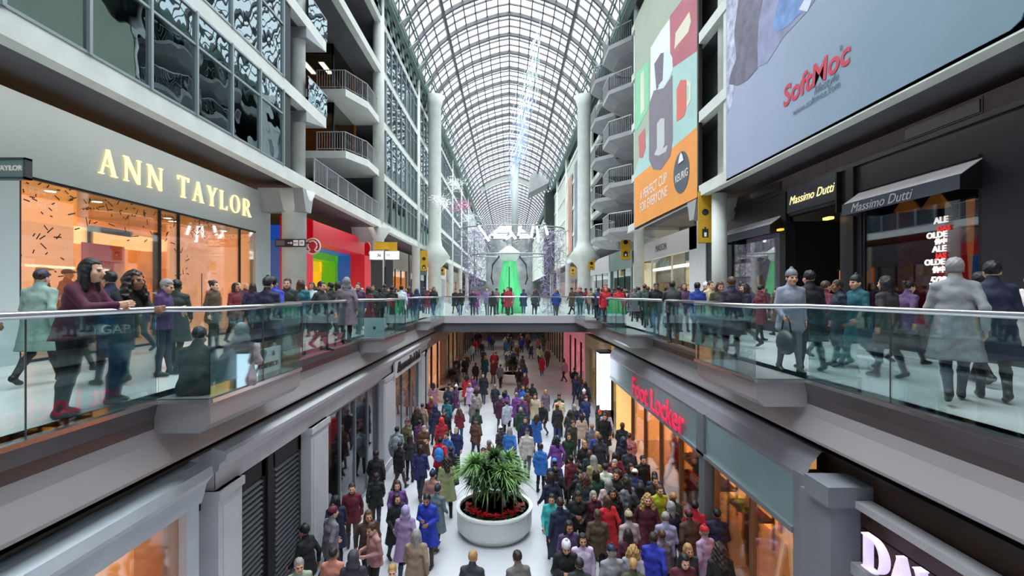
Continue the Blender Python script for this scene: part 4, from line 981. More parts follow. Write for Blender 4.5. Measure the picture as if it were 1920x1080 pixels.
for i in range(11):
    a=PI+PI*(i+.5)/11; x_,y_=-.42+.74*math.cos(a),13.55+.74*math.sin(a)
    t=thing('poinsettia', 'red poinsettia along the front of the white planter, %s from left' % ('first','second','third','fourth','fifth','sixth','seventh','eighth','ninth','tenth','eleventh')[i], 'flower', (x_,y_,LZ+.58), group='red poinsettias')
    g=MB()
    for k in range(14):
        an=rng.random()*2*PI; e=rng.uniform(.0,.5); d=Vector((math.cos(an)*math.cos(e),math.sin(an)*math.cos(e),math.sin(e)))*.16; w=Vector((-math.sin(an),math.cos(an),0))*.04
        p=Vector((rng.normal(0,.03),rng.normal(0,.03),.17+rng.uniform(-.03,.04))); g.poly([p,p+d*.5+w,p+d,p+d*.5-w])
    g.build('bracts', mat('poinsettia_red','c4121c',.5), t)
    g=MB()
    for k in range(10):
        an=rng.random()*2*PI; d=Vector((math.cos(an),math.sin(an),-.1))*.15; w=Vector((-math.sin(an),math.cos(an),0))*.035; p=Vector((0,0,.1)); g.poly([p,p+d*.5+w,p+d,p+d*.5-w])
    g.build('leaves', M_leaf2, t); MB().tube([(0,0,0),(0,0,.16)],.008,5).build('stem', M_leaf2, t)
for (x_,y_,R_,lb,c_) in ((.25,36,1.0,'far round planter with dark green plants and red flowers','24401c'),(-3.6,30,.9,'round planter with brownish foliage near the left shops','4a3a2c')):
    t=planter(x_,y_,R_,lb); 
    p2=thing('bushy_plant','dense dark bushy plant in the '+('far' if y_>33 else 'brownish foliage')+' planter','plant',(x_,y_,LZ+.6)); leafy(p2,0,0,.9,500,1.0,mat('bush_'+c_,c_,.6,noise=.4),p2); MB().tube([(0,0,0),(0,0,.95)],.06,7).build('stem',M_stem,p2)

# ================================================================ holiday installation on the far walkway
t = thing('gown_sculpture', 'glowing green gown-shaped light sculpture with white bodice', 'sculpture', (0,36,0))
MB().lathe([(1.1,.05),(1.08,.6),(.92,1.5),(.74,2.4),(.6,3.2),(.5,3.75),(.42,3.9)],n=20).build('skirt', mat('gown_green','5de08e',.5,emit='56e08c',estr=.3,noise=.3,nscale=1.2,stretch=(3,3,.3)), t, smooth=True)
MB().lathe([(.45,3.85),(.75,4.2),(.85,4.5),(.5,4.75),(.25,4.95),(.15,5.0)],n=18).build('bodice', mat('gown_white','dff4ee',.5,emit='dff4ee',estr=.15), t, smooth=True)
MB().lathe([(.12,4.95),(.22,5.2),(.26,5.45),(.2,5.7),(.1,6.0),(.02,6.6)],n=14).build('head_piece', mat('silver_head','b8c6c8',.3,.5), t, smooth=True)
for s in (-1,1): MB().tube([(s*.7,0,4.3),(s*1.25,0,3.6),(s*1.35,0,2.6),(s*1.2,0,2.1)],.08,8,r2=.05).build('sleeve', mat('sleeve_dark','3c3c44',.5), t, smooth=True)
MB().tube([(0,-1.35,.1),(0,-.9,2.0),(0,-.6,3.4)],.035,5).build('seam', mat('seam_dark','1f4a34',.6), t)
M_silv = mat('silver_strand','9c98aa',.4,.6); M_viol = mat('violet_strand','8f7fb0',.3,.7,emit='8f7fb0',estr=.15)
def cage(x, y, r, z0, z1, n, label, flare=0.0):
    t = thing('light_strand_column', label, 'decoration', (x,y,z0)); H=z1-z0
    for nm,m_,q in (('silver_strands',M_silv,0),('violet_strands',M_viol,1)):
        g=MB()
        for i in range(n):
            a=rng.random()*2*PI; rr=r*math.sqrt(rng.random()); z=rng.random()*H; k=1+flare*max(0,(z/H-.55))
            p=Vector((rr*k*math.cos(a),rr*k*math.sin(a),z)); d=Vector(rng.normal(0,1,3)); d.z*=1.6; d=d.normalized()*rng.uniform(.2,.55)
            q_=p+d; q_.z=min(max(q_.z,.0),H); g.tube([p,q_],.014,3,caps=False)
        o=g.build(nm,m_,t); o['kind']='stuff'
    MB().tube([(0,0,0),(0,0,H)],.04,6).build('mast', M_frame, t)
cage(-2.6,35.5,.75,0,6.2,420,'tangled silver strand column left of the green gown',1.6)
cage(3.1,35.5,.75,0,6.2,420,'tangled silver and violet strand column right of the green gown',1.6)
t = thing('strand_canopy', 'wide ring canopy of silver strands over the green gown', 'decoration', (.2,36,4.3))
g=MB()
for i in range(380):
    a=rng.random()*2*PI; r_=rng.uniform(2.3,3.9); z=rng.uniform(0,1.9); p=Vector((r_*math.cos(a),r_*.6*math.sin(a),z)); d=Vector(rng.normal(0,1,3)).normalized()*rng.uniform(.2,.6); g.tube([p,p+d],.013,3,caps=False)
o=g.build('strands',M_silv,t); o['kind']='stuff'
MB().tube([(3.9*math.cos(2*PI*k/40),2.3*math.sin(2*PI*k/40),1.95) for k in range(41)],.05,6).build('ring',M_frame,t)
MB().tube([(3.0*math.cos(2*PI*k/40),1.8*math.sin(2*PI*k/40),0) for k in range(41)],.05,6).build('ring',M_frame,t)
for i,(xa,ya_,xb,yb_) in enumerate(((896,421,917,452),(923,444,942,421),(948,421,967,448),(946,450,960,440),(971,444,977,421),(996,448,1000,421),(1006,421,1010,454),(1021,421,1027,440))):
    pa=at_depth(xa,ya_,34); pb=at_depth(xb,yb_,34)
    t=thing('light_tube','glowing white neon tube in the zigzag above the gown, %s from left'%('first','second','third','fourth','fifth','sixth','seventh','last')[i],'light',pa, group='white zigzag tubes')
    MB().tube([(0,0,0),tuple(Vector(pb)-Vector(pa))],.085,8).build('tube',emis('neon_white','ffffff',2.5),t); MB().ell((0,0,0),(.13,.13,.13),8,6).build('end_cap',M_frame,t)
t = thing('hanging_wire_sculpture','long slanting cascade of fine glass wires below the roof ridge','sculpture',(2.6,42,24.6))
for nm,m_ in (('glass_wires',mat('ice_wire','b9d8dc',.2,.3,emit='b9d8dc',estr=.5)),('blue_wires',mat('blue_wire','9fa9e0',.2,.3,emit='9fa9e0',estr=.6))):
    g=MB()
    for i in range(170):
        u=rng.random() if nm[0]=='g' else rng.uniform(.45,1); x=-2.2*u+.0; z=-13*u; w=.25+.5*math.sin(PI*min(1,u*1.1)); p=Vector((x+rng.normal(0,w*.5),rng.normal(0,w*.6),z)); g.tube([p,p+Vector((rng.normal(-.3,.25),rng.normal(0,.3),-rng.uniform(.8,2.2)))],.016,3,caps=False)
    o=g.build(nm,m_,t); o['kind']='stuff'
MB().tube([(-2.1,0,-12),(-2.15,0,-20.4)],.34,12,r2=.26).build('fabric_column', mat('pale_fabric','b9c4c4',.7), t, smooth=True)
MB().tube([(.1,0,.8),(0,0,-.6)],.03,5).build('hanger',M_frame,t)
for i,(px,py,c_,lb) in enumerate(((830,378,'e6e6ea','crumpled silver foil ornament hung beside the big left column'),(868,385,'c98fa8','pink and silver tinsel ornament hung beyond the left column'),(852,345,'e3f2ec','white sparkling wire ornament above the pink one'),(880,408,'bfc7cc','pale silver wire ornament lowest of the left cluster'))):
    p=at_depth(px,py,44 if i else 40); t=thing('hanging_ornament',lb,'ornament',p); g=MB()
    for k in range(130):
        a=Vector(rng.normal(0,.45,3)); a.z*=.6; d=Vector(rng.normal(0,1,3)).normalized()*rng.uniform(.15,.7); g.tube([a,a+d],.018,3,caps=False)
    o=g.build('tinsel',mat('tinsel_'+c_,c_,.2,.6,emit=c_,estr=.3),t); o['kind']='stuff'
    MB().tube([(0,0,0),(0,0,20-p[2])],.008,4).build('wire',M_frame,t)
# paper notice and board on the balustrade
t = thing('notice','white paper notice fixed inside the left glass balustrade','notice',(-4.03,8.05,.12)); 
MB().box(-.012,0,-.42,.42,0,.42).build('paper',mat('paper_white','e8ecf4',.5,emit='e8ecf4',estr=.25),t); text('FOREVER 21',.12,'L',(.006,0,.13),mat('ink','2f2f55',.5),t); MB().box(.0,.003,.12,.2,.27,.35).build('mark',M_black,t)
t = thing('notice','pale board with small dark fruit-like mark behind the far left glass','notice',(-4.25,15.12,.06)); MB().box(-.33,.33,0,.015,0,.62).build('board',mat('board_pale','b9cfcf',.5),t); MB().prism([(.05*math.cos(2*PI*k/12),-.004,.3+.055*math.sin(2*PI*k/12)) for k in range(12)],(0,.003,0)).build('mark',mat('mark_grey','41504f',.5),t)
# ================================================================ people: bodies grown as one smooth surface from tapered limbs
def _rc(P, a, b, ra, rb):
    a=np.array(a,float); b=np.array(b,float); ba=b-a; L2=float(ba@ba)+1e-9
    pa=P-a; h=np.clip((pa@ba)/L2,0,1); return np.linalg.norm(pa-h[...,None]*ba,axis=-1)-(ra+(rb-ra)*h)
def _el(P, c, r):
    r=np.array(r,float); q=(P-np.array(c,float)); k0=np.linalg.norm(q/r,axis=-1); k1=np.linalg.norm(q/(r*r),axis=-1)+1e-9; return k0*(k0-1)/k1
def field(prims, h, cut=None, M=None):
    lo=np.array([1e9]*3); hi=-lo
    for p in prims:
        if p[0]=='c': pts=np.array([p[1],p[2]],float); r=max(p[3],p[4])
        else: pts=np.array([p[1]],float); r=max(p[2])
        lo=np.minimum(lo,pts.min(0)-r); hi=np.maximum(hi,pts.max(0)+r)
    lo-=2.5*h; hi+=2.5*h; n=np.ceil((hi-lo)/h).astype(int)+1
    ax=[lo[i]+h*np.arange(n[i]) for i in range(3)]
    D=np.full(n,9.0); T=np.zeros(n,np.int8); best=np.full(n,9.0)
    for p in prims:
        if p[0]=='c': pts=np.array([p[1],p[2]],float); r=max(p[3],p[4]); k=p[5]; tag=p[6]
        else: pts=np.array([p[1]],float); r=max(p[2]); k=p[3]; tag=p[4]
        m=k+3*h
        i0=np.maximum(0,np.floor((pts.min(0)-r-m-lo)/h).astype(int)); i1=np.minimum(n,np.ceil((pts.max(0)+r+m-lo)/h).astype(int)+1)
        sl=tuple(slice(a,b) for a,b in zip(i0,i1))
        G=np.stack(np.meshgrid(*[ax[i][sl[i]] for i in range(3)],indexing='ij'),-1)
        d=_rc(G,*p[1:5]) if p[0]=='c' else _el(G,p[1],p[2])
        o=D[sl]; hh=np.maximum(k-np.abs(o-d),0)/k; D[sl]=np.minimum(o,d)-hh*hh*k*.25
        b=best[sl]; t=T[sl]; u=d<b-.0005; t[u]=tag; b[u]=d[u]; best[sl]=b; T[sl]=t
    if cut is not None:
        G=np.stack(np.meshgrid(*ax,indexing='ij'),-1); D=cut(G,D)
    return D,T,lo
def nets(D,T,lo,h):
    n=np.array(D.shape); s=D<0
    c=[D[i:n[0]-1+i, j:n[1]-1+j, k:n[2]-1+k] for i in(0,1) for j in(0,1) for k in(0,1)]
    off=[(i,j,k) for i in(0,1) for j in(0,1) for k in(0,1)]
    acc=np.zeros((*(n-1),3)); cnt=np.zeros(n-1)
    for a in range(8):
        for b in range(a+1,8):
            if sum(abs(off[a][q]-off[b][q]) for q in range(3))!=1: continue
            m=(c[a]<0)!=(c[b]<0); den=np.where(m,c[a]-c[b],1.0); t=np.where(m,c[a]/den,0)
            for q in range(3): acc[...,q]+=m*(off[a][q]+t*(off[b][q]-off[a][q]))
            cnt+=m
    act=cnt>0; idx=np.full(n-1,-1); idx[act]=np.arange(act.sum())
    V=(np.argwhere(act)+acc[act]/cnt[act][:,None])*h+lo; VT=T[:-1,:-1,:-1][act]
    Fs=[]
    for q in range(3):
        s0=np.take(s,range(0,n[q]-1),q); s1=np.take(s,range(1,n[q]),q); e=np.argwhere(s0!=s1)
        u,v=[(1,2),(2,0),(0,1)][q]
        e=e[(e[:,u]>0)&(e[:,v]>0)&(e[:,u]<n[u]-1)&(e[:,v]<n[v]-1)]
        du=np.zeros(3,int); du[u]=1; dv=np.zeros(3,int); dv[v]=1
        f=np.stack([idx[tuple((e-du-dv).T)],idx[tuple((e-dv).T)],idx[tuple(e.T)],idx[tuple((e-du).T)]],1)
        flip=~s0[tuple(e.T)]; f[flip]=f[flip][:,::-1]; Fs.append(f)
    Fc=np.concatenate(Fs); Fc=Fc[(Fc>=0).all(1)]
    return V,Fc,VT
def rotx(p,c,a):
    p=np.array(p,float); c=np.array(c,float); q=p-c; return c+np.array([q[0],q[1]*math.cos(a)-q[2]*math.sin(a),q[1]*math.sin(a)+q[2]*math.cos(a)])
SK,TR,SH,TP,EY,LI=0,1,2,3,4,5
M_skin = mat('skin','c08a6e',.55); nt=M_skin.node_tree; oi=nt.nodes.new('ShaderNodeObjectInfo'); cr=nt.nodes.new('ShaderNodeValToRGB')
cr.color_ramp.elements[0].color=(*hexc('7c4f38'),1); cr.color_ramp.elements[1].color=(*hexc('e0b196'),1); cr.color_ramp.elements.new(.35).color=(*hexc('c48e70'),1)
nt.links.new(oi.outputs['Random'],cr.inputs['Fac']); nt.links.new(cr.outputs['Color'],nt.nodes['Principled BSDF'].inputs['Base Color'])
M_body=[M_skin,objcol('trouser_cloth'),mat('shoe_dark','17161a',.5),mat('inner_top','2c2c34',.8),mat('eye_dark','1a1210',.3),mat('lips','b06a5c',.5)]
# poses: knees, ankles, elbows, wrists for the (left=-x, right=+x) sides; the figure faces -y
POSE={
 'walk_a':dict(leg=[((-.09,-.14,.5),(-.085,-.3,.1)),((.09,.02,.48),(.09,.33,.17))],arm=[((-.24,.12,1.14),(-.25,.1,.9)),((.24,-.06,1.13),(.22,-.24,.94))],tilt=.05),
 'walk_b':dict(leg=[((-.09,.05,.49),(-.09,.2,.12)),((.09,-.08,.5),(.09,-.14,.09))],arm=[((-.23,-.02,1.13),(-.2,-.2,.97)),((.24,.08,1.14),(.25,.02,.89))],tilt=.04),
 'stand':dict(leg=[((-.1,-.02,.49),(-.11,.02,.09)),((.1,-.03,.49),(.13,-.03,.09))],arm=[((-.24,.05,1.13),(-.23,-.02,.89)),((.24,.05,1.13),(.24,-.03,.88))],tilt=0),
 'phone':dict(leg=[((-.1,-.02,.49),(-.11,.02,.09)),((.1,-.04,.49),(.12,-.06,.09))],arm=[((-.23,.0,1.12),(-.07,-.27,1.2)),((.23,.02,1.12),(.1,-.26,1.12))],tilt=.04,nod=.25),
 'lean':dict(leg=[((-.1,-.02,.49),(-.1,.06,.09)),((.1,.06,.49),(.11,.17,.09))],arm=[((-.21,-.28,1.19),(-.04,-.48,1.22)),((.21,-.26,1.19),(.07,-.48,1.21))],tilt=.27,nod=-.08),
 'sit':dict(leg=[((-.22,-.42,.16+.3),(-.1,-.55,.1)),((.24,-.4,.16+.26),(.1,-.5,.09))],arm=[((-.24,-.06,.38),(-.14,-.3,.4)),((.24,-.06,.38),(.14,-.3,.42))],tilt=.15,nod=.2,dz=-.79),
}
def skel(pose):
    p=POSE[pose]; dz=p.get('dz',0); c=(0,0,.95); a=p['tilt']
    S={}
    def up(q): q=rotx(q,c,a); q[2]+=dz; return q
    S['pel']=np.array((0,0,.95+dz)); S['up']=up
    S['sh']=[up((-.168,0,1.395)),up((.168,0,1.395))]; S['neck']=up((0,.0,1.44)); S['head']=up((0,-.025,1.615)); S['hang']=a*.35+p.get('nod',0)
    S['hip']=[np.array((-.088,0,.92+dz)),np.array((.088,0,.92+dz))]
    S['knee']=[np.array(l[0],float) for l in p['leg']]; S['ank']=[np.array(l[1],float) for l in p['leg']]
    S['elb']=[np.array(l[0],float) for l in p['arm']]; S['wri']=[np.array(l[1],float) for l in p['arm']]
    if pose!='sit' and pose!='lean':
        pass
    return S
def hand_prims(w, e, side, curl=.5):
    d=(w-e)/np.linalg.norm(w-e); 
    n=np.array((side*-1.0,0,0)); n=n-d*(n@d); n/=np.linalg.norm(n)+1e-9      # palm faces the body
    a=np.cross(d,n)                                                       # across the palm
    if a[1]>0: a=-a                                                         # thumb side to the front
    pr=[]; q=lambda u,v,t: w+d*u+a*v+n*t
    for v in (-.024,-.008,.008,.024): pr.append(('c',q(.01,v*.7,0),q(.085,v,0),.014,.0115,.012,SK))
    for v,L in ((.027,.068),(.009,.078),(-.009,.074),(-.027,.056)):
        k1=q(.09+L*.45,v*1.12,.006+.02*curl); k2=q(.09+L*.75,v*1.12,.03*curl+.014); k3=q(.09+L*.9,v*1.1,.055*curl+.014)
        pr+=[('c',q(.085,v,0),k1,.0095,.0085,.003,SK),('c',k1,k2,.0085,.008,.003,SK),('c',k2,k3,.008,.0068,.003,SK)]
    t1=q(.055,.052,.012); t2=q(.095,.06,.028)
    pr+=[('c',q(.018,.02,0),t1,.0135,.011,.006,SK),('c',t1,t2,.011,.0085,.003,SK)]
    return pr
def head_prims(S):
    c=S['head']; a=S['hang']
    def f(x,y,z): return rotx(c+np.array((x,y,z)),c+np.array((0,.03,-.08)),a)
    P=[('c',S['neck']+np.array((0,0,-.04)),f(0,.02,-.05),.056,.052,.02,SK),
       ('e',f(0,.012,.035),(.076,.096,.096),.02,SK),('e',f(0,-.02,-.03),(.062,.076,.085),.03,SK),('e',f(0,-.05,-.085),(.034,.035,.03),.03,SK),
       ('c',f(0,-.094,.012),f(0,-.117,-.028),.008,.0135,.012,SK),('e',f(-.012,-.107,-.032),(.009,.009,.007),.008,SK),('e',f(.012,-.107,-.032),(.009,.009,.007),.008,SK),
       ('c',f(-.042,-.082,.026),f(-.014,-.094,.027),.007,.007,.012,SK),('c',f(.042,-.082,.026),f(.014,-.094,.027),.007,.007,.012,SK),
       ('e',f(-.031,-.0875,.002),(.0125,.0075,.0062),.002,EY),('e',f(.031,-.0875,.002),(.0125,.0075,.0062),.002,EY),
       ('c',f(-.016,-.096,-.062),f(.016,-.096,-.062),.0048,.0048,.004,LI),('c',f(-.012,-.095,-.07),f(.012,-.095,-.07),.0052,.0052,.004,LI),
       ('e',f(-.077,.018,-.01),(.01,.02,.033),.006,SK),('e',f(.077,.018,-.01),(.01,.02,.033),.006,SK),
       ('e',f(-.05,-.06,-.03),(.02,.02,.025),.03,SK),('e',f(.05,-.06,-.03),(.02,.02,.025),.03,SK)]
    return P,f
def merge(parts):
    V=[];Fc=[];T=[];o=0
    for v,f,t in parts: V.append(v);Fc.append(f+o);T.append(t[f[:,0]]);o+=len(v)
    return np.concatenate(V),np.concatenate(Fc),np.concatenate(T)
def body_mesh(pose):
    S=skel(pose); up=S['up']; P=[]
    P+=[('e',S['pel']+np.array((0,.005,-.02)),(.15,.108,.12),.05,TR),('e',up((0,-.005,1.1)),(.135,.1,.14),.06,TP),('e',up((0,-.005,1.27)),(.16,.112,.16),.06,TP),
        ('c',S['sh'][0],up((0,.0,1.44)),.046,.055,.05,TP),('c',S['sh'][1],up((0,0,1.44)),.046,.055,.05,TP),('c',up((0,.01,1.38)),S['neck'],.07,.055,.04,TP)]
    for i in (0,1):
        h,k,a=S['hip'][i],S['knee'][i],S['ank'][i]
        calf=k+(a-k)*.32+np.array((0,.018,0)); P+=[('c',h,k,.092,.058,.04,TR),('c',k,calf,.056,.056,.03,TR),('c',calf,a,.056,.042,.03,TR)]
        toe=a+np.array((0,-.15,-.048)) if pose!='sit' else a+np.array((0,-.13,-.03))
        heel=a+np.array((0,.03,-.045)); 
        if pose in('walk_a','walk_b') and a[2]>.11: toe=a+np.array((0,-.12,-.1)); heel=a+np.array((0,.035,-.02))
        if toe[2]<.034: toe[2]=.034
        if heel[2]<.034: heel[2]=.034
        P+=[('c',a,heel,.04,.037,.02,SH),('c',heel,toe,.038,.033,.02,SH),('c',heel+np.array((0,0,.025)),toe+np.array((0,.06,.012)),.034,.034,.02,SH)]
        s_,e,w=S['sh'][i],S['elb'][i],S['wri'][i]; P+=[('c',s_,e,.052,.04,.03,TP),('c',e,w,.04,.027,.02,TP)]
    parts=[nets(*field(P,.0135),.0135)]
    hp,f=head_prims(S); parts.append(nets(*field(hp,.0062),.0062))
    for i,sd in ((0,-1),(1,1)):
        hpz=[('c',S['wri'][i]+(S['elb'][i]-S['wri'][i])*.3,S['wri'][i],.027,.022,.01,SK)]+hand_prims(S['wri'][i],S['elb'][i],sd,.5)
        parts.append(nets(*field(hpz,.0055),.0055))
    V,Fc,T=merge(parts); return V,Fc,T,S,f
def coat_mesh(S,pose,kind):
    up=S['up']; g=.022; P=[('e',up((0,-.005,1.1)),(.15+g,.115+g,.15),.06,0),('e',up((0,-.005,1.28)),(.172+g,.122+g,.17),.06,0),('c',S['sh'][0],up((0,.005,1.45)),.058,.07,.05,0),('c',S['sh'][1],up((0,.005,1.45)),.058,.07,.05,0),
       ('c',up((0,.012,1.42)),up((0,-.0,1.52)),.075,.068,.03,0)]
    hem={'jacket':.84,'long':.52}[kind]+(S['pel'][2]-.95)
    if pose=='sit': hem=.03
    spread=.04 if kind=='long' else .01
    for sx in(-1,1): P.append(('c',up((sx*.06,0.005,1.1)),(sx*(.075+spread),.014,hem-.06 if pose!='sit' else .12),.12,.137+spread,.05,0))
    if kind=='long' and pose.startswith('walk'):
        for i in(0,1): 
            k=S['knee'][i]; P.append(('c',S['hip'][i],S['hip'][i]*.2+k*.8,.11,.1,.05,0))
    for i in(0,1):
        s_,e,w=S['sh'][i],S['elb'][i],S['wri'][i]; P+=[('c',s_,e,.062,.052,.03,0),('c',e,e+(w-e)*.94,.052,.041,.02,0)]
    nk=S['neck']
    def cut(G,D):
        D=D+.0035*np.sin(G[...,2]*46+np.sin(G[...,0]*19)*1.6)*np.sin(G[...,0]*23+G[...,1]*17)
        w=np.minimum.reduce([np.linalg.norm(G-S['wri'][i],axis=-1) for i in(0,1)])
        return np.maximum(D, np.where(w<.32,-9,hem-G[...,2]))
    return nets(*field(P,.0145,cut),.0145)
def hair_mesh(kind):
    # in head space: face towards -y, origin at the head centre
    g=lambda k:[('e',(0,.02,.045),(.088,.106,.102),.02,0)]
    P=g(0)
    if kind=='long': P+=[('c',(-.06,.03,.0),(-.085,.02,-.2),.05,.04,.04,0),('c',(.06,.03,0),(.085,.02,-.2),.05,.04,.04,0),('c',(0,.06,0),(0,.07,-.24),.075,.06,.04,0)]
    if kind=='curly': P+=[('c',(-.07,.02,.0),(-.12,.0,-.2),.06,.065,.04,0),('c',(.07,.02,0),(.12,.0,-.2),.06,.065,.04,0),('c',(0,.07,0),(0,.09,-.25),.09,.08,.04,0)]
    if kind=='bun': P+=[('e',(0,.11,.1),(.045,.045,.045),.015,0)]
    if kind=='hood': P=[('e',(0,.03,.03),(.105,.125,.135),.03,0),('c',(-.05,.05,-.1),(.05,.05,-.1),.08,.08,.04,0)]
    if kind=='beanie': P=[('e',(0,.012,.06),(.09,.108,.105),.02,0),('e',(0,.012,.17),(.03,.03,.028),.01,0)]
    if kind=='cap': P=[('e',(0,.012,.05),(.088,.105,.09),.02,0),('c',(-.03,-.09,.055),(.03,-.09,.055),.03,.03,.02,0),('c',(0,-.09,.05),(0,-.15,.04),.035,.03,.02,0)]
    def cut(G,D):
        x,y,z=G[...,0],G[...,1],G[...,2]
        if kind in('beanie','cap'): return np.maximum(D, (.03-(y+.02)*.12)-z)
        face=np.maximum(np.maximum(np.abs(x)-.062, y+.03),-9); 
        inside=np.maximum.reduce([np.abs(x)-(.066 if kind!='hood' else .07), y+.035, z-(.072 if kind!='hood' else .085)])
        D=D+(.004*np.sin(x*120+z*40)*np.sin(z*60) if kind!='curly' else .012*np.sin(x*70)*np.sin(z*62+y*30))
        D=np.maximum(D,-inside)
        if kind in('short','bun'): D=np.maximum(D,-(z+.035+(.0)*y)-.0)
        return D
    return nets(*field(P,.0085,cut),.0085)
def tomesh(name,V,Fc,T,mats):
    me=bpy.data.meshes.new(name); me.vertices.add(len(V)); me.vertices.foreach_set('co',V.astype(np.float32).ravel())
    me.loops.add(len(Fc)*4); me.loops.foreach_set('vertex_index',Fc.astype(np.int32).ravel())
    me.polygons.add(len(Fc)); me.polygons.foreach_set('loop_start',np.arange(0,len(Fc)*4,4,dtype=np.int32))
    for m in mats: me.materials.append(m)
    me.update(calc_edges=True); me.validate()
    if T is not None and len(me.polygons)==len(T): me.polygons.foreach_set('material_index',T.astype(np.int32))
    me.polygons.foreach_set('use_smooth',[True]*len(me.polygons)); me.update(); return me
M_coat=objcol('coat_cloth',.8,.35); M_hair=objcol('hair',.6,.5)
BODY={};COAT={};SKEL={};HF={}
for ps in POSE:
    V,Fc,T,S,f=body_mesh(ps); BODY[ps]=tomesh('person_'+ps,V,Fc,T,M_body); SKEL[ps]=S
    c=S['head']; HF[ps]=(np.array(f(0,0,0)),S['hang'])
    for k in (('jacket','long') if ps not in('sit',) else ('jacket',)):
        V,Fc,T=coat_mesh(S,ps,k); COAT[ps,k]=tomesh('coat',V,Fc,None,[M_coat])
HAIR={k:tomesh('hair',*(lambda r:(r[0],r[1]))(hair_mesh(k)),None,[M_hair]) for k in('short','long','curly','bun','hood','beanie','cap')}
CC={'black':'17171c','charcoal':'33343c','navy':'1d2440','dark blue':'24345e','bright blue':'2f74c4','royal blue':'2a3cae','sky blue':'58b4d8','cyan':'35b4cf','maroon':'5a1a34','burgundy':'6d1d30','plum':'5b3a66','purple':'7a4a9c','magenta':'a8248c','red':'c02030','bright red':'e0202a','coral pink':'cf8a86','pale pink':'d8b4bc','grey':'74767e','light grey':'a9adb3','pale blue-grey':'9aa9bc','white':'dcdce2','cream':'cfc2a8','beige':'ab977c','brown':'57402f','olive':'56583a','dark green':'23413a','teal':'1f6a72','lime':'b4cc2a','orange':'d8661f','lavender':'9a8cba'}
TC={'black':'121216','dark jeans':'1f2838','blue jeans':'2f4e78','grey':'55575e','brown':'4a3a30','teal jeans':'27607a','light grey':'8f9296'}
HC={'black':'0f0d0e','dark brown':'24170f','brown':'4a3020','blond':'a5804e','grey':'8f8c8a','red':'7a3316'}
PEOPLE=[]; SEEN={}
def person(x,y,z,rz,pose='stand',coat='black',kind='jacket',tr='black',hair='short',hc='dark brown',hatc=None,scale=1.03,label=None,where='',turn=0.0,group=None,thing_name='person'):
    hn={'short':'short %s hair'%hc,'long':'long %s hair'%hc,'curly':'long curly %s hair'%hc,'bun':'%s hair in a bun'%hc,'hood':'hood up','beanie':'%s beanie'%(hatc or 'black'),'cap':'%s cap'%(hatc or 'black')}[hair]
    if label is None:
        act={'walk_a':'striding','walk_b':'walking','stand':'standing','phone':'looking at a phone','lean':'leaning','sit':'seated'}[pose]
        label='person in %s %s, %s, %s %s'%(coat,'long coat' if kind=='long' else 'jacket',hn,act,where)
    o=link('person',BODY[pose],None,label,'person'); o.location=(x,y,z); o.rotation_euler=(0,0,rz); o.scale=(scale,)*3
    o.color=(*hexc(TC[tr]),1)
    c=link('coat',COAT[pose,kind],o); c.color=(*[v*random.uniform(.55,.95) for v in hexc(CC[coat])],1)
    h=link('hat' if hair in('beanie','cap') else ('hood' if hair=='hood' else 'hair'),HAIR[hair],o); p,a=HF[pose]; h.location=tuple(p); h.rotation_euler=(a,0,0)
    h.color=(*(hexc(CC[hatc or 'black']) if hair in('beanie','cap') else hexc(CC[coat]) if hair=='hood' else hexc(HC[hc])),1)
    if hair in('beanie','cap'):
        h2=link('hair',HAIR['short'],o); h2.location=tuple(p); h2.rotation_euler=(a,0,0); h2.scale=(.97,.97,.9); h2.color=(*hexc(HC.get(hc,'24170f')),1)
    PEOPLE.append((o,label)); SEEN.setdefault(label,[]).append(o)
    return o
def bag_in_hand(o,pose,side,col,cname,label,kind='shopping',name='shopping_bag'):
    w=SKEL[pose]['wri'][0 if side<0 else 1]; e=SKEL[pose]['elb'][0 if side<0 else 1]; d=(w-e)/np.linalg.norm(w-e); p=w+d*.1
    R=Matrix.Rotation(o.rotation_euler[2],3,'Z'); q=R@Vector(p*o.scale[0])+o.location
    t=thing(name,label,'bag',(q.x,q.y,q.z-.17),o.rotation_euler[2]); m=mat('bag_'+cname.replace(' ','_'),col,.5)
    if kind=='shopping':
        MB().prism([(-.07,-.16,-.36),(.07,-.16,-.36),(.06,-.15,.0),(-.06,-.15,.0)],(0,.31,0)).build('bag_body',m,t)
        MB().tube([(0,-.08,0),(0,-.07,.12),(0,0,.17),(0,.07,.12),(0,.08,0)],.007,5).build('handle',M_black,t)
    else:
        MB().ell((0,0,-.14),(.09,.19,.15),12,8).build('bag_body',m,t,smooth=True); MB().tube([(0,-.13,-.08),(0,-.08,.1),(0,0,.17),(0,.08,.1),(0,.13,-.08)],.01,5).build('handle',M_black,t)
    return t
def backpack(o,pose,col,label):
    up=SKEL[pose]['up']; p=up((0,.215,1.22)); R=Matrix.Rotation(o.rotation_euler[2],3,'Z'); q=R@Vector(p*o.scale[0])+o.location
    t=thing('backpack',label,'backpack',tuple(q),o.rotation_euler[2]); m=mat('pack_'+col,col,.6,bump=.3)
    MB().ell((0,0,0),(.17,.1,.24),16,10).build('main_pack',m,t,smooth=True); MB().ell((0,.08,-.08),(.12,.04,.11),12,8).build('pocket',m,t,smooth=True)
    MB().tube([(-.1,-.05,.2),(-.12,-.12,.24),(-.12,-.14,.22)],.018,5).tube([(.1,-.05,.2),(.12,-.12,.24),(.12,-.14,.22)],.018,5).build('strap',M_black,t)
def face(px,py): return math.atan2(px,-py)       # rotation so that -y local looks along (px,py)
TAKEN=[]
def put(x,y,z,dx,dy,**k):
    TAKEN.append((x,y,z)); return person(x,y,z,face(dx,dy),**k)
def px_(px,Y): return (px-CX)/F*Y
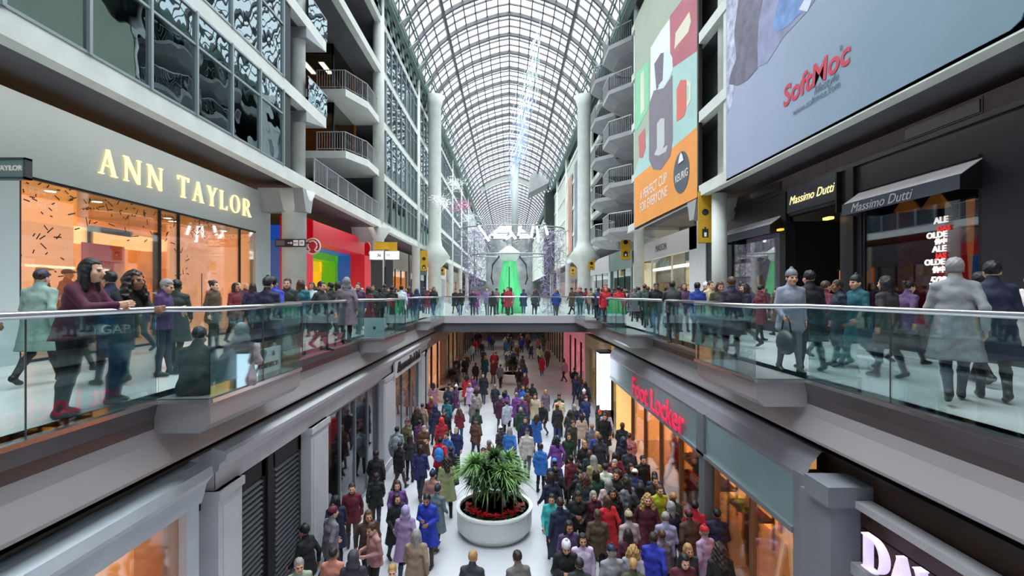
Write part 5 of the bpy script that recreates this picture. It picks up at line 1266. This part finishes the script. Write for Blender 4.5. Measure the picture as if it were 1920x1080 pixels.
# ---- left gallery, as in the photograph
put(-5.12,5.62,0,1,.12,pose='lean',coat='maroon',kind='jacket',tr='black',hair='long',hc='black',scale=1.08,label='person in maroon top and black trousers leaning on the left handrail, long black hair')
put(-5.1,6.3,0,1,-.12,pose='lean',coat='black',kind='jacket',tr='blue jeans',hair='curly',hc='dark brown',scale=1.02,label='person with long curly dark hair, black jacket and blue jeans leaning on left handrail')
put(-4.42,6.75,0,-.2,1,pose='sit',coat='black',kind='jacket',tr='black',hair='short',hc='black',label='person in black seated on the floor against the left glass corner')
put(-4.12,7.35,0,-.3,1,pose='sit',coat='light grey',kind='jacket',tr='dark jeans',hair='hood',label='person in light grey hooded jacket seated on the floor behind the glass')
put(-4.75,7.9,0,.2,-1,pose='phone',coat='plum',kind='jacket',tr='dark jeans',hair='short',hc='brown',label='person in plum jacket with grey cap standing behind the seated pair') if False else None
o=put(-7.45,7.6,0,-.2,1,pose='walk_a',coat='pale blue-grey',kind='long',tr='black',hair='cap',hatc='navy',scale=1.05,label='person in pale blue-grey long coat with navy cap walking left of the maroon top')
o=put(-7.9,7.0,0,.1,1,pose='walk_b',coat='light grey',kind='jacket',tr='dark jeans',hair='beanie',hatc='grey',label='person in light grey jacket and grey beanie at the far left edge of the gallery')
o=put(-6.3,7.6,0,-1,.3,pose='walk_b',coat='navy',kind='jacket',tr='black',hair='short',hc='black',label='person in navy jacket striding behind the maroon top'); 
t=bag_in_hand(o,'walk_b',-1,'16161a','black duffel','large black duffel bag carried behind the maroon-topped person','duffel','duffel_bag'); t.scale=(1.6,1.6,1.3)
for (px,Y,dx,dy,ps,ct,kd,tr_,hr,hcl,w) in (
 (150,9.0,1,.1,'walk_a','navy','long','black','hood','black','before the left display mannequins'),
 (330,9.4,-.3,1,'walk_b','charcoal','long','black','short','black','before the warm shop door'),
 (262,11.5,0,-1,'walk_a','dark blue','jacket','dark jeans','short','brown','before the warm shop window'),
 (305,8.4,1,.2,'phone','plum','jacket','dark jeans','short','grey','behind the curly haired person'),
 (400,12.4,1,0,'stand','brown','jacket','black','bun','dark brown','at the glass shop door'),
 (440,14,1,-.2,'walk_b','burgundy','jacket','black','long','black','before the peach display window'),
 (510,10.3,-.1,1,'walk_a','royal blue','long','dark jeans','short','black','by the black wayfinding sign'),
 (500,9.2,0,1,'walk_b','navy','long','black','beanie','black','near the white paper notice'),
 (540,12.5,.2,-1,'walk_a','charcoal','jacket','black','short','dark brown','below the white column'),
 (563,13,0,1,'walk_b','teal','jacket','black','long','brown','below the white column'),
 (600,12.2,1,-.3,'walk_a','charcoal','long','black','short','black','before the red shopfront'),
 (622,14.5,-1,.3,'walk_b','black','jacket','dark jeans','short','black','before the red shopfront'),
 (585,16,0,-1,'stand','white','jacket','black','long','brown','under the yellow portal'),
 (650,13.5,-.4,1,'walk_a','grey','long','black','hood','black','before the red shopfront'),
 (672,17,0,-1,'walk_b','plum','jacket','black','short','brown','by the far red post'),
 (690,18.5,.3,1,'walk_a','burgundy','long','black','long','black','below the lit number signs'),
 (735,19.2,0,1,'stand','black','long','black','short','black','below the lit number signs'),
 (752,21,.1,1,'walk_b','white','jacket','dark jeans','bun','dark brown','just beyond the number signs'),
 (700,24,0,-1,'walk_a','dark green','jacket','black','short','dark brown','below the lit number signs'),
 (720,27,0,1,'walk_b','navy','jacket','black','beanie','black','past the number signs')):
    put(px_(px,Y),Y,0,dx,dy,pose=ps,coat=ct,kind=kd,tr=tr_,hair=hr,hc=hcl,where=w,scale=random.uniform(.97,1.08))
# ---- right gallery
o=put(5.12,8.75,0,-.1,-1,pose='walk_b',coat='light grey',kind='jacket',tr='grey',hair='beanie',hatc='grey',hc='brown',scale=1.07,label='person in light grey jacket walking towards the glass below the dark doorway')
bag_in_hand(o,'walk_b',-1,'1c1c22','black handbag','large black handbag held by the light grey jacketed person on the right','duffel','handbag').scale=(1.5,1.5,1.5)
put(5.9,6.35,0,.6,.8,pose='walk_a',coat='pale blue-grey',kind='long',tr='dark jeans',hair='short',hc='grey',scale=1.1,label='tall person in pale blue-grey long coat before the sale window')
put(6.55,6.5,0,.6,.9,pose='walk_b',coat='navy',kind='long',tr='black',hair='short',hc='black',scale=1.08,label='person in navy long coat right of the pale blue-grey coat by the sale window')
o=put(7.25,6.6,0,-1,-.2,pose='walk_b',coat='white',kind='jacket',tr='black',hair='long',hc='black',label='person in white jacket before the plain dark wall at the right edge')
t=bag_in_hand(o,'walk_b',1,'f0f0f0','white paper','white paper shopping bag with a black letter H at the right edge'); text('H',.22,'F',(0,-.165,-.2),M_black,t,bold=.01); t.rotation_euler=(0,0,0)
for (px,Y,dx,dy,ps,ct,kd,tr_,hr,hcl,w) in (
 (1372,10.7,0,1,'stand','charcoal','long','black','short','brown','near the right glass bay corner'),
 (1330,15.5,.4,-1,'walk_a','cream','jacket','blue jeans','short','brown','before the white shop'),
 (1308,14,.1,1,'walk_b','royal blue','jacket','black','short','black','before the white shop'),
 (1400,12.8,-1,.2,'walk_a','navy','jacket','black','long','dark brown','by the small awning window'),
 (1425,14.5,1,.1,'walk_b','burgundy','long','black','short','black','by the small awning window'),
 (1348,12.5,0,-1,'phone','brown','jacket','dark jeans','long','brown','before the white shop post'),
 (1545,10.6,1,.2,'walk_a','burgundy','jacket','black','short','brown','at the black doorway'),
 (1575,9.6,-1,.3,'walk_b','navy','long','black','short','dark brown','at the black doorway'),
 (1610,9.2,-1,-.1,'walk_a','teal','long','dark jeans','beanie','black','left of the sale window'),
 (1665,8.2,-.3,1,'walk_b','charcoal','long','dark jeans','long','black','below the sale lettering'),
 (1520,9,0,1,'walk_b','black','long','black','short','black','right of the light grey jacket'),
 (1700,9.7,1,.1,'walk_a','plum','jacket','black','bun','black','below the large awning'),
 (1230,17.5,-.2,-1,'walk_a','black','jacket','blue jeans','short','black','near the right bay of glass'),
 (1262,13.8,.2,1,'lean','charcoal','jacket','dark jeans','short','dark brown','towards the white shop window'),
 (1215,20,0,1,'walk_b','dark green','jacket','black','short','brown','before the white shop window'),
 (1282,18,0,-1,'stand','plum','jacket','grey','long','brown','before the cream lit window'),
 (1250,22,.5,1,'walk_a','lavender','jacket','black','long','black','before the cream lit window'),
 (1160,20.5,0,1,'stand','bright red','jacket','light grey','short','black','beside the glass near the balconies'),
 (1135,22.5,0,-1,'walk_a','red','jacket','black','hood','black','near the round column'),
 (1190,24.5,0,1,'walk_b','grey','long','black','short','grey','below the yellow banner'),
 (1122,25,.1,1,'walk_a','dark blue','jacket','dark jeans','beanie','brown','near the round column'),
 (1840,7.6,.2,1,'walk_a','black','long','black','short','black','before the plain dark wall')):
    put(px_(px,Y),Y,0,dx,dy,pose=ps,coat=ct,kind=kd,tr=tr_,hair=hr,hc=hcl,where=w,scale=random.uniform(.97,1.08))
# ---- lower concourse, the ones that stand out
def low(px,py_head,h,dx,dy,**k):
    Y=(EYE-(LZ+h))*F/(py_head-CY); return put(px_(px,Y),Y,LZ,dx,dy,scale=h/1.75,**k),Y
LBL=[
 (885,1035,1.78,.2,1,dict(pose='phone',coat='charcoal',tr='black',hair='short',hc='blond',label='person with blond hair and charcoal jacket at the near front of the planter')),
 (972,1035,1.78,-.3,1,dict(pose='phone',coat='grey',tr='black',hair='short',hc='dark brown',label='person in grey jacket raising hands at the near front right of the planter')),
 (1092,1000,1.72,.05,-1,dict(pose='stand',coat='white',tr='black',hair='long',hc='black',label='person in white top facing the balcony, lowest centre right')),
 (1083,918,1.78,0,-1,dict(pose='phone',coat='black',tr='black',hair='short',hc='black',label='person in black looking down, right of the white planter')),
 (1035,925,1.7,-.2,-1,dict(pose='walk_b',coat='cyan',tr='black',hair='short',hc='black',label='person in cyan jacket beside the white planter')),
 (1303,940,1.8,.3,1,dict(pose='walk_a',coat='bright red',tr='blue jeans',hair='short',hc='black',label='person in bright red jacket walking below the gold display window')),
 (1345,955,1.8,.3,1,dict(pose='walk_b',coat='navy',kind='long',tr='blue jeans',hair='short',hc='black',label='person in navy long coat right of the bright red jacket')),
 (1140,930,1.75,-.4,1,dict(pose='walk_a',coat='red',kind='long',tr='black',hair='long',hc='brown',label='person in red long coat in the crowd right of the planter')),
 (1235,908,1.75,.2,-1,dict(pose='walk_b',coat='lime',tr='black',hair='short',hc='brown',label='person in lime green jacket before the sport shop')),
 (1190,880,1.76,.4,1,dict(pose='walk_a',coat='dark blue',tr='black',hair='cap',hatc='white',label='person in dark blue jacket with white cap before the sport shop')),
 (1225,1000,1.78,.5,1,dict(pose='walk_a',coat='royal blue',tr='grey',hair='short',hc='dark brown',label='person in royal blue jacket striding at the lower right crowd')),
 (1180,960,1.75,-.2,1,dict(pose='walk_b',coat='light grey',tr='light grey',hair='beanie',hatc='beige',label='person in light grey jacket and beige beanie right of the planter')),
 (825,820,1.78,.05,1,dict(pose='walk_a',coat='bright red',tr='dark jeans',hair='short',hc='black',label='person in bright red jacket with blue backpack left behind the planter')),
 (744,800,1.78,-.05,1,dict(pose='walk_b',coat='pale blue-grey',tr='black',hair='short',hc='black',label='person in pale blue-grey jacket walking by the dark display windows')),
 (705,845,1.8,-.2,1,dict(pose='walk_a',coat='black',kind='long',tr='black',hair='short',hc='black',label='person in black long coat by the dark display windows')),
 (745,900,1.7,.2,-1,dict(pose='walk_b',coat='purple',tr='light grey',hair='long',hc='dark brown',label='person in purple jacket with long hair in the left lower concourse')),
 (760,950,1.72,-.1,1,dict(pose='walk_a',coat='lavender',kind='long',tr='dark jeans',hair='hood',label='person in lavender hooded long coat left of the planter')),
 (660,905,1.76,.3,-1,dict(pose='walk_b',coat='burgundy',tr='brown',hair='short',hc='black',label='person in burgundy jacket beside the grey pilaster')),
 (690,955,1.74,.5,-1,dict(pose='walk_a',coat='brown',tr='black',hair='long',hc='brown',label='person in brown jacket striding left of the lavender coat')),
 (575,985,1.78,-1,.3,dict(pose='walk_a',coat='black',tr='black',hair='beanie',hatc='black',label='person in black jacket and black beanie before the louvred shutters')),
 (630,930,1.75,-.5,1,dict(pose='walk_b',coat='navy',kind='long',tr='black',hair='long',hc='black',label='person in navy long coat before the louvred shutters')),
 (560,1045,1.75,.6,-1,dict(pose='walk_b',coat='light grey',tr='grey',hair='short',hc='grey',label='grey haired person in light grey jacket lowest at the louvred shutters')),
 (980,742,1.7,0,1,dict(pose='walk_b',coat='magenta',tr='dark jeans',hair='short',hc='black',label='person in magenta jacket in the middle of the concourse')),
 (640,850,1.75,.1,1,dict(pose='stand',coat='charcoal',tr='black',hair='short',hc='black',label='person in charcoal jacket close to the dark display window')),
 (1135,870,1.75,-.1,1,dict(pose='walk_b',coat='white',kind='long',tr='black',hair='bun',hc='dark brown',label='person in white long coat right behind the planter')),
 (1290,880,1.72,-1,-.3,dict(pose='walk_a',coat='burgundy',tr='black',hair='short',hc='dark brown',label='person in burgundy jacket by the sport shop divider')),
 (1180,812,1.75,.2,1,dict(pose='walk_b',coat='coral pink',tr='black',hair='short',hc='brown',label='person in coral pink jacket under the neon letters')),
 (1128,748,1.78,.2,1,dict(pose='stand',coat='charcoal',kind='long',tr='black',hair='short',hc='black',label='person in charcoal long coat at the bright light box')),
 (1120,810,1.7,.2,1,dict(pose='walk_a',coat='royal blue',kind='long',tr='black',hair='long',hc='blond',label='person in royal blue long coat below the neon sign')),
 (1065,975,1.74,.3,-1,dict(pose='walk_b',coat='plum',kind='long',tr='black',hair='long',hc='black',label='person in plum long coat between the planter and the crowd')),
 (1040,860,1.75,0,1,dict(pose='walk_a',coat='dark blue',tr='black',hair='cap',hatc='bright blue',label='person in dark blue jacket and bright blue cap behind the planter')),
]
for px,py,h,dx,dy,k in LBL:
    o,Y=low(px,py,h,dx,dy,**k)
    if 'blue backpack' in k['label']: backpack(o,'walk_a','2f7fd8','bright blue round backpack on the red jacketed person')
    if 'pale blue-grey jacket walking' in k['label']: backpack(o,'walk_b','8a93a0','grey backpack on the pale blue-grey jacketed person')
    if 'purple' in k['label']: bag_in_hand(o,'walk_b',1,'dfe3ea','white plastic','white shopping bag held by the purple jacketed person')
    if 'navy long coat before' in k['label']: bag_in_hand(o,'walk_b',-1,'cfd6df','pale paper','pale shopping bag held before the louvred shutters')
    if 'bright red jacket walking' in k['label']: bag_in_hand(o,'walk_a',1,'b8402a','orange paper','orange-red shopping bag held by the bright red jacketed person below')
    if 'lavender hooded' in k['label']: bag_in_hand(o,'walk_a',-1,'8f9dbc','blue grey','blue-grey shopping bag beside the lavender coat')
# ---- the rest of the crowd
def free(x,y,z,r):
    return all((x-a)**2+(y-b)**2>r*r for a,b,c in TAKEN if abs(c-z)<1)
UPOB=[(-8.87,19.8,.95),(-8.45,30.9,.85),(-7.15,46,1.2),(7.15,46,1.2),(8.75,20,.75),(8.75,32.4,.8),(-6.4,25.5,.9)]
OBST=[(-.42,13.55,1.35),(.25,36,1.3),(-3.6,30,1.2)]
COATS=['black']*9+['charcoal']*6+['navy']*6+['dark blue','maroon','burgundy','plum','purple','grey','grey','light grey','pale blue-grey','white','cream','beige','brown','brown','olive','dark green','teal','red','coral pink','pale pink','royal blue','lavender','bright blue','magenta']
HAIRS=['short']*5+['long']*4+['bun','hood','beanie','beanie','cap','curly']
def where_low(x,y):
    if y<11: b='at the concourse front'
    elif y<15: b='beside the white planter'
    elif y<19: b='just behind the white planter'
    elif y<23: b='between planter and lightbox'
    elif y<28: b='beyond the serif sign entrance'
    elif y<33: b='just under the bridge'
    elif y<40: b='by the far round planter'
    else: b='deep under the bridge'
    s='by the left shops' if x<-2.4 else 'left of centre' if x<-.4 else 'right of centre' if x<2 else 'by the right shops'
    return b,s
def crowd(n,xr,yr,z,wfn,rmin,seed,weight=None):
    rr=random.Random(seed); got=0; tries=0
    while got<n and tries<n*200:
        tries+=1; x=rr.uniform(*xr); y=yr[0]+(yr[1]-yr[0])*rr.random()**1.15
        if callable(weight) and rr.random()>weight(x,y): continue
        r=rmin*(1 if y<30 else 1.1)
        if not free(x,y,z,r) or (z>-1 and any((x-a)**2+(y-b)**2<c*c for a,b,c in UPOB)) or (z<-1 and any((x-a)**2+(y-b)**2<c*c for a,b,c in OBST)): continue
        for t in range(30):
            ct=rr.choice(COATS); hr=rr.choice(HAIRS); hcl=rr.choice(['black','black','dark brown','dark brown','brown','blond','grey']); kd=rr.choice(['jacket','jacket','long']); ps=rr.choice(['walk_a','walk_b','walk_a','walk_b','stand','phone']); tr_=rr.choice(['black','black','dark jeans','dark jeans','blue jeans','grey','brown'])
            hat=rr.choice(['black','red','grey','navy','white','maroon']); w=wfn(x,y)
            hn={'short':'short %s hair'%hcl,'long':'long %s hair'%hcl,'curly':'curly %s hair'%hcl,'bun':'%s bun'%hcl,'hood':'hood up','beanie':'%s beanie'%hat,'cap':'%s cap'%hat}[hr]
            lb='%s %s, %s, %s'%(ct,'long coat' if kd=='long' else 'jacket',hn,' '.join(w)); lb=('person in '+lb) if len(lb.split())<=13 else lb
            if len(lb.split())>16: lb=lb.replace('long coat','coat').replace('dark brown','dark')
            if lb not in SEEN and len(lb.split())<=16: break
        dx,dy=rr.gauss(0,.35),rr.choice([-1,1,1])
        TAKEN.append((x,y,z)); person(x,y,z,face(dx,dy),pose=ps,coat=ct,kind=kd,tr=tr_,hair=hr,hc=hcl,hatc=hat,scale=rr.uniform(.92,1.07),label=lb); got+=1
    return got
crowd(12,(-4.1,-1.6),(9.0,14.5),LZ,where_low,.62,1)
crowd(38,(1.0,4.2),(9.0,15.0),LZ,where_low,.5,2)
crowd(72,(-4.2,4.3),(15.2,27),LZ,where_low,.58,3)
crowd(58,(-4.3,4.4),(27,62),LZ,where_low,.7,4)
def where_up(x,y):
    b='on the bridge' if 29<y<33 else ('beyond the bridge' if y>=33 else 'before the bridge')
    s='at the left shops' if x<-6 else 'left of the gown' if x<-1 else 'right of the gown' if x<5 else 'at the right shops'
    return b,s
crowd(30,(-9.2,-4.9),(15,31),0,where_up,.75,5)
crowd(26,(5.1,9.2),(16,31),0,where_up,.75,6)
crowd(34,(-8.8,8.8),(29.6,36.0),0,where_up,.8,7,lambda x,y: 0 if ((x)**2+(y-36)**2<3.2 or (x+2.6)**2+(y-35.5)**2<1.6 or (x-3.1)**2+(y-35.5)**2<1.6) else 1)
for lb,os_ in SEEN.items():
    if len(os_)>1:
        for o in os_: o['group']='crowd: '+lb[:60]
t=thing('shopping_bag','dark blue shopping bag with white letters hanging at the left handrail','bag',(-4.82,5.9,1.17),.5)
MB().prism([(-.17,-.07,-.42),(.17,-.07,-.42),(.16,-.05,0),(-.16,-.05,0)],(0,.13,0)).build('bag_body',mat('bag_gap_blue','24476e',.5),t); text('GAP',.15,'F',(0,-.075,-.16),M_pw,t); MB().tube([(-.08,0,0),(-.05,0,.09),(0,0,.12),(.05,0,.09),(.08,0,0)],.007,5).build('handle',M_black,t)
# mannequins in the shop windows: bodies in the same build, in shop colours
M_mq=mat('mannequin_pale','d9b79a',.4); M_mq2=mat('mannequin_white','e8e2d8',.4)
def mannequin(x,y,z,rz,pose,coat,label,m=M_mq,glow=0,hat=None,stand=.0,kind='jacket',tr='grey'):
    key='mq_%s_%s'%(pose,m.name)
    if key not in BODY:
        me=BODY[pose].copy(); 
        for i,mm in enumerate((m,objcol('trouser_cloth'),m,m,m,m)): me.materials[i]=mm
        BODY[key]=me
    o=link('mannequin',BODY[key],None,label,'mannequin'); o.location=(x,y,z+stand); o.rotation_euler=(0,0,rz); o.color=(*hexc(TC[tr]),1)
    c=link('coat',COAT[pose,kind],o); c.color=(*hexc(coat),1)
    if hat:
        h=link('hat',HAIR['cap'],o); p,a=HF[pose]; h.location=tuple(p); h.rotation_euler=(a,0,0); h.scale=(1.25,1.25,1.1); h.color=(*hexc(hat),1)
    if stand: 
        MB().lathe([(.32,-stand),(.32,-.01)],n=20).build('stand',M_white,o)
    return o
mannequin(px_(78,11.6),11.6,0,PI/2+.4,'stand','8a7a5a','mannequin in olive top with pale head in the left end of the warm window',hat='b9a078',stand=.35)
mannequin(px_(126,12.0),12.0,0,PI/2+.2,'stand','c79a70','mannequin in tan outfit with brown hat in the warm window',hat='5a4226',stand=.3)
mannequin(px_(400,18.5),18.5,0,.6,'walk_b','6a3a2a','mannequin in rust jacket beside the glass door of the warm shop',stand=.1)
mannequin(px_(446,17.6),17.6,0,1.2,'stand','4a2f3a','mannequin in dark dress in the peach display window',stand=.1,kind='long')
mannequin(px_(461,18.3),18.3,0,1.2,'stand','59303a','mannequin in wine dress rightmost in the peach display window',stand=.1,kind='long')
mannequin(10.75,20.6,.42,-PI/2+.4,'stand','c98540','mannequin in orange jacket in the small awning window',m=M_mq2,stand=.25,tr='brown')
mannequin(-5.6,13.9,LZ,PI/2,'walk_b','d9822a','mannequin in orange outfit in the dark lower display window',stand=.45)
mannequin(5.5,11.0,LZ,-PI/2,'stand','6a4a1a','mannequin in brown outfit in the golden lower display window',stand=.3)
mannequin(5.6,16.2,LZ,-PI/2,'walk_a','b02a1a','mannequin in red sportswear in the glowing sport shop',stand=.3)
mannequin(5.6,14.3,LZ,-PI/2,'stand','2a2a30','mannequin in black sportswear in the glowing sport shop',stand=.3)
# ================================================================ light and camera
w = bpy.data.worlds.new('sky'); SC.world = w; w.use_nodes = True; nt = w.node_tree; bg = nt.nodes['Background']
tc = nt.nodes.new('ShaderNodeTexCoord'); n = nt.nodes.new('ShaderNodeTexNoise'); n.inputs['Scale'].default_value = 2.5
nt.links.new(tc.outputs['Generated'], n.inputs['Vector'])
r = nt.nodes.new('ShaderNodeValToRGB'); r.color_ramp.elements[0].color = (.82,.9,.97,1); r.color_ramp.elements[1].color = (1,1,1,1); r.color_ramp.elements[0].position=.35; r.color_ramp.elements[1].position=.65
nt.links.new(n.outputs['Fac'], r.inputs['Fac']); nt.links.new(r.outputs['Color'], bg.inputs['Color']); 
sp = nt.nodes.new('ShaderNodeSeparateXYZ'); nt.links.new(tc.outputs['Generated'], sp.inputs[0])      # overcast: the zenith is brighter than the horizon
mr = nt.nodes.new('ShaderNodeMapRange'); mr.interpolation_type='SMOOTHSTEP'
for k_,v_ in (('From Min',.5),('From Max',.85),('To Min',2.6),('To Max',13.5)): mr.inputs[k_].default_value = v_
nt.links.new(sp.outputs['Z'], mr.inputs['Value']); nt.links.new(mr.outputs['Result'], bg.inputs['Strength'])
def strip(name, x, y0, y1, z, w_, e, tilt, col=(1,.97,.93)):
    L = bpy.data.lights.new(name,'AREA'); L.shape='RECTANGLE'; L.size=w_; L.size_y=y1-y0; L.energy=e*(y1-y0); L.color=col
    o = bpy.data.objects.new(name,L); COL.objects.link(o); o.location=(x,(y0+y1)/2,z); o.rotation_euler=(0,tilt,0)
for s_ in (-1,1):                               # added fill lights, out of sight behind the lip of the first gallery slab
    for a,b in ((-4,18),(22,43),(48,95)): strip('cove_fill_light', s_*8.68, a, b, 5.95, .14, 6.5 if s_<0 else 3, s_*-.5)
for yy in (33,39,46,54,64): strip('concourse_fill_light', 0, yy-.3, yy+.3, -.95, 3.0, 90, 0, (1,.9,.85))  # added fill lights that brighten the concourse under the bridge

cam = bpy.data.cameras.new('camera'); co = bpy.data.objects.new('camera', cam); COL.objects.link(co)
co.location = (0,0,EYE); co.rotation_euler = (PI/2,0,0); cam.sensor_width = 36; cam.lens = 36*F/1920; cam.clip_end = 500; cam.clip_start=.05
cam.shift_x = (960-CX)/1920; cam.shift_y = (CY-540)/1920
SC.camera = co
SC.view_settings.view_transform = 'Standard'; SC.view_settings.look = 'None'; SC.view_settings.exposure = -0.02; SC.view_settings.gamma = 1.03
SC.cycles.transparent_max_bounces = 24; SC.cycles.max_bounces = 8; SC.cycles.diffuse_bounces = 4; SC.cycles.glossy_bounces = 4
SC.cycles.sample_clamp_indirect = 6

# small pieces hang under the part that carries them
CARRY={'handle':('bag_body',),'rim':('tub','disc'),'pocket':('main_pack',),'strap':('main_pack',),'lettering':('panel','surround','paper','bag_body','valance','light_box'),'badge':('fabric',),'lantern_emblem':('fabric',),'emblem':('disc','panel'),'arrow':('panel',),'pictogram':('panel',),'diffuser':('housing',),'mark':('paper','board'),'door_handle':('glass_pane',),'twig_decal':('glass_pane',),'mullion':('surround',),'piping':('seat',)}
for o in list(bpy.data.objects):
    if o.parent is None or o.parent.parent is not None: continue
    base=o.name.split('.')[0]
    if base in CARRY:
        for s_ in o.parent.children:
            if s_ is not o and s_.name.split('.')[0] in CARRY[base] and s_.matrix_basis == Matrix.Identity(4):
                o.parent=s_; break
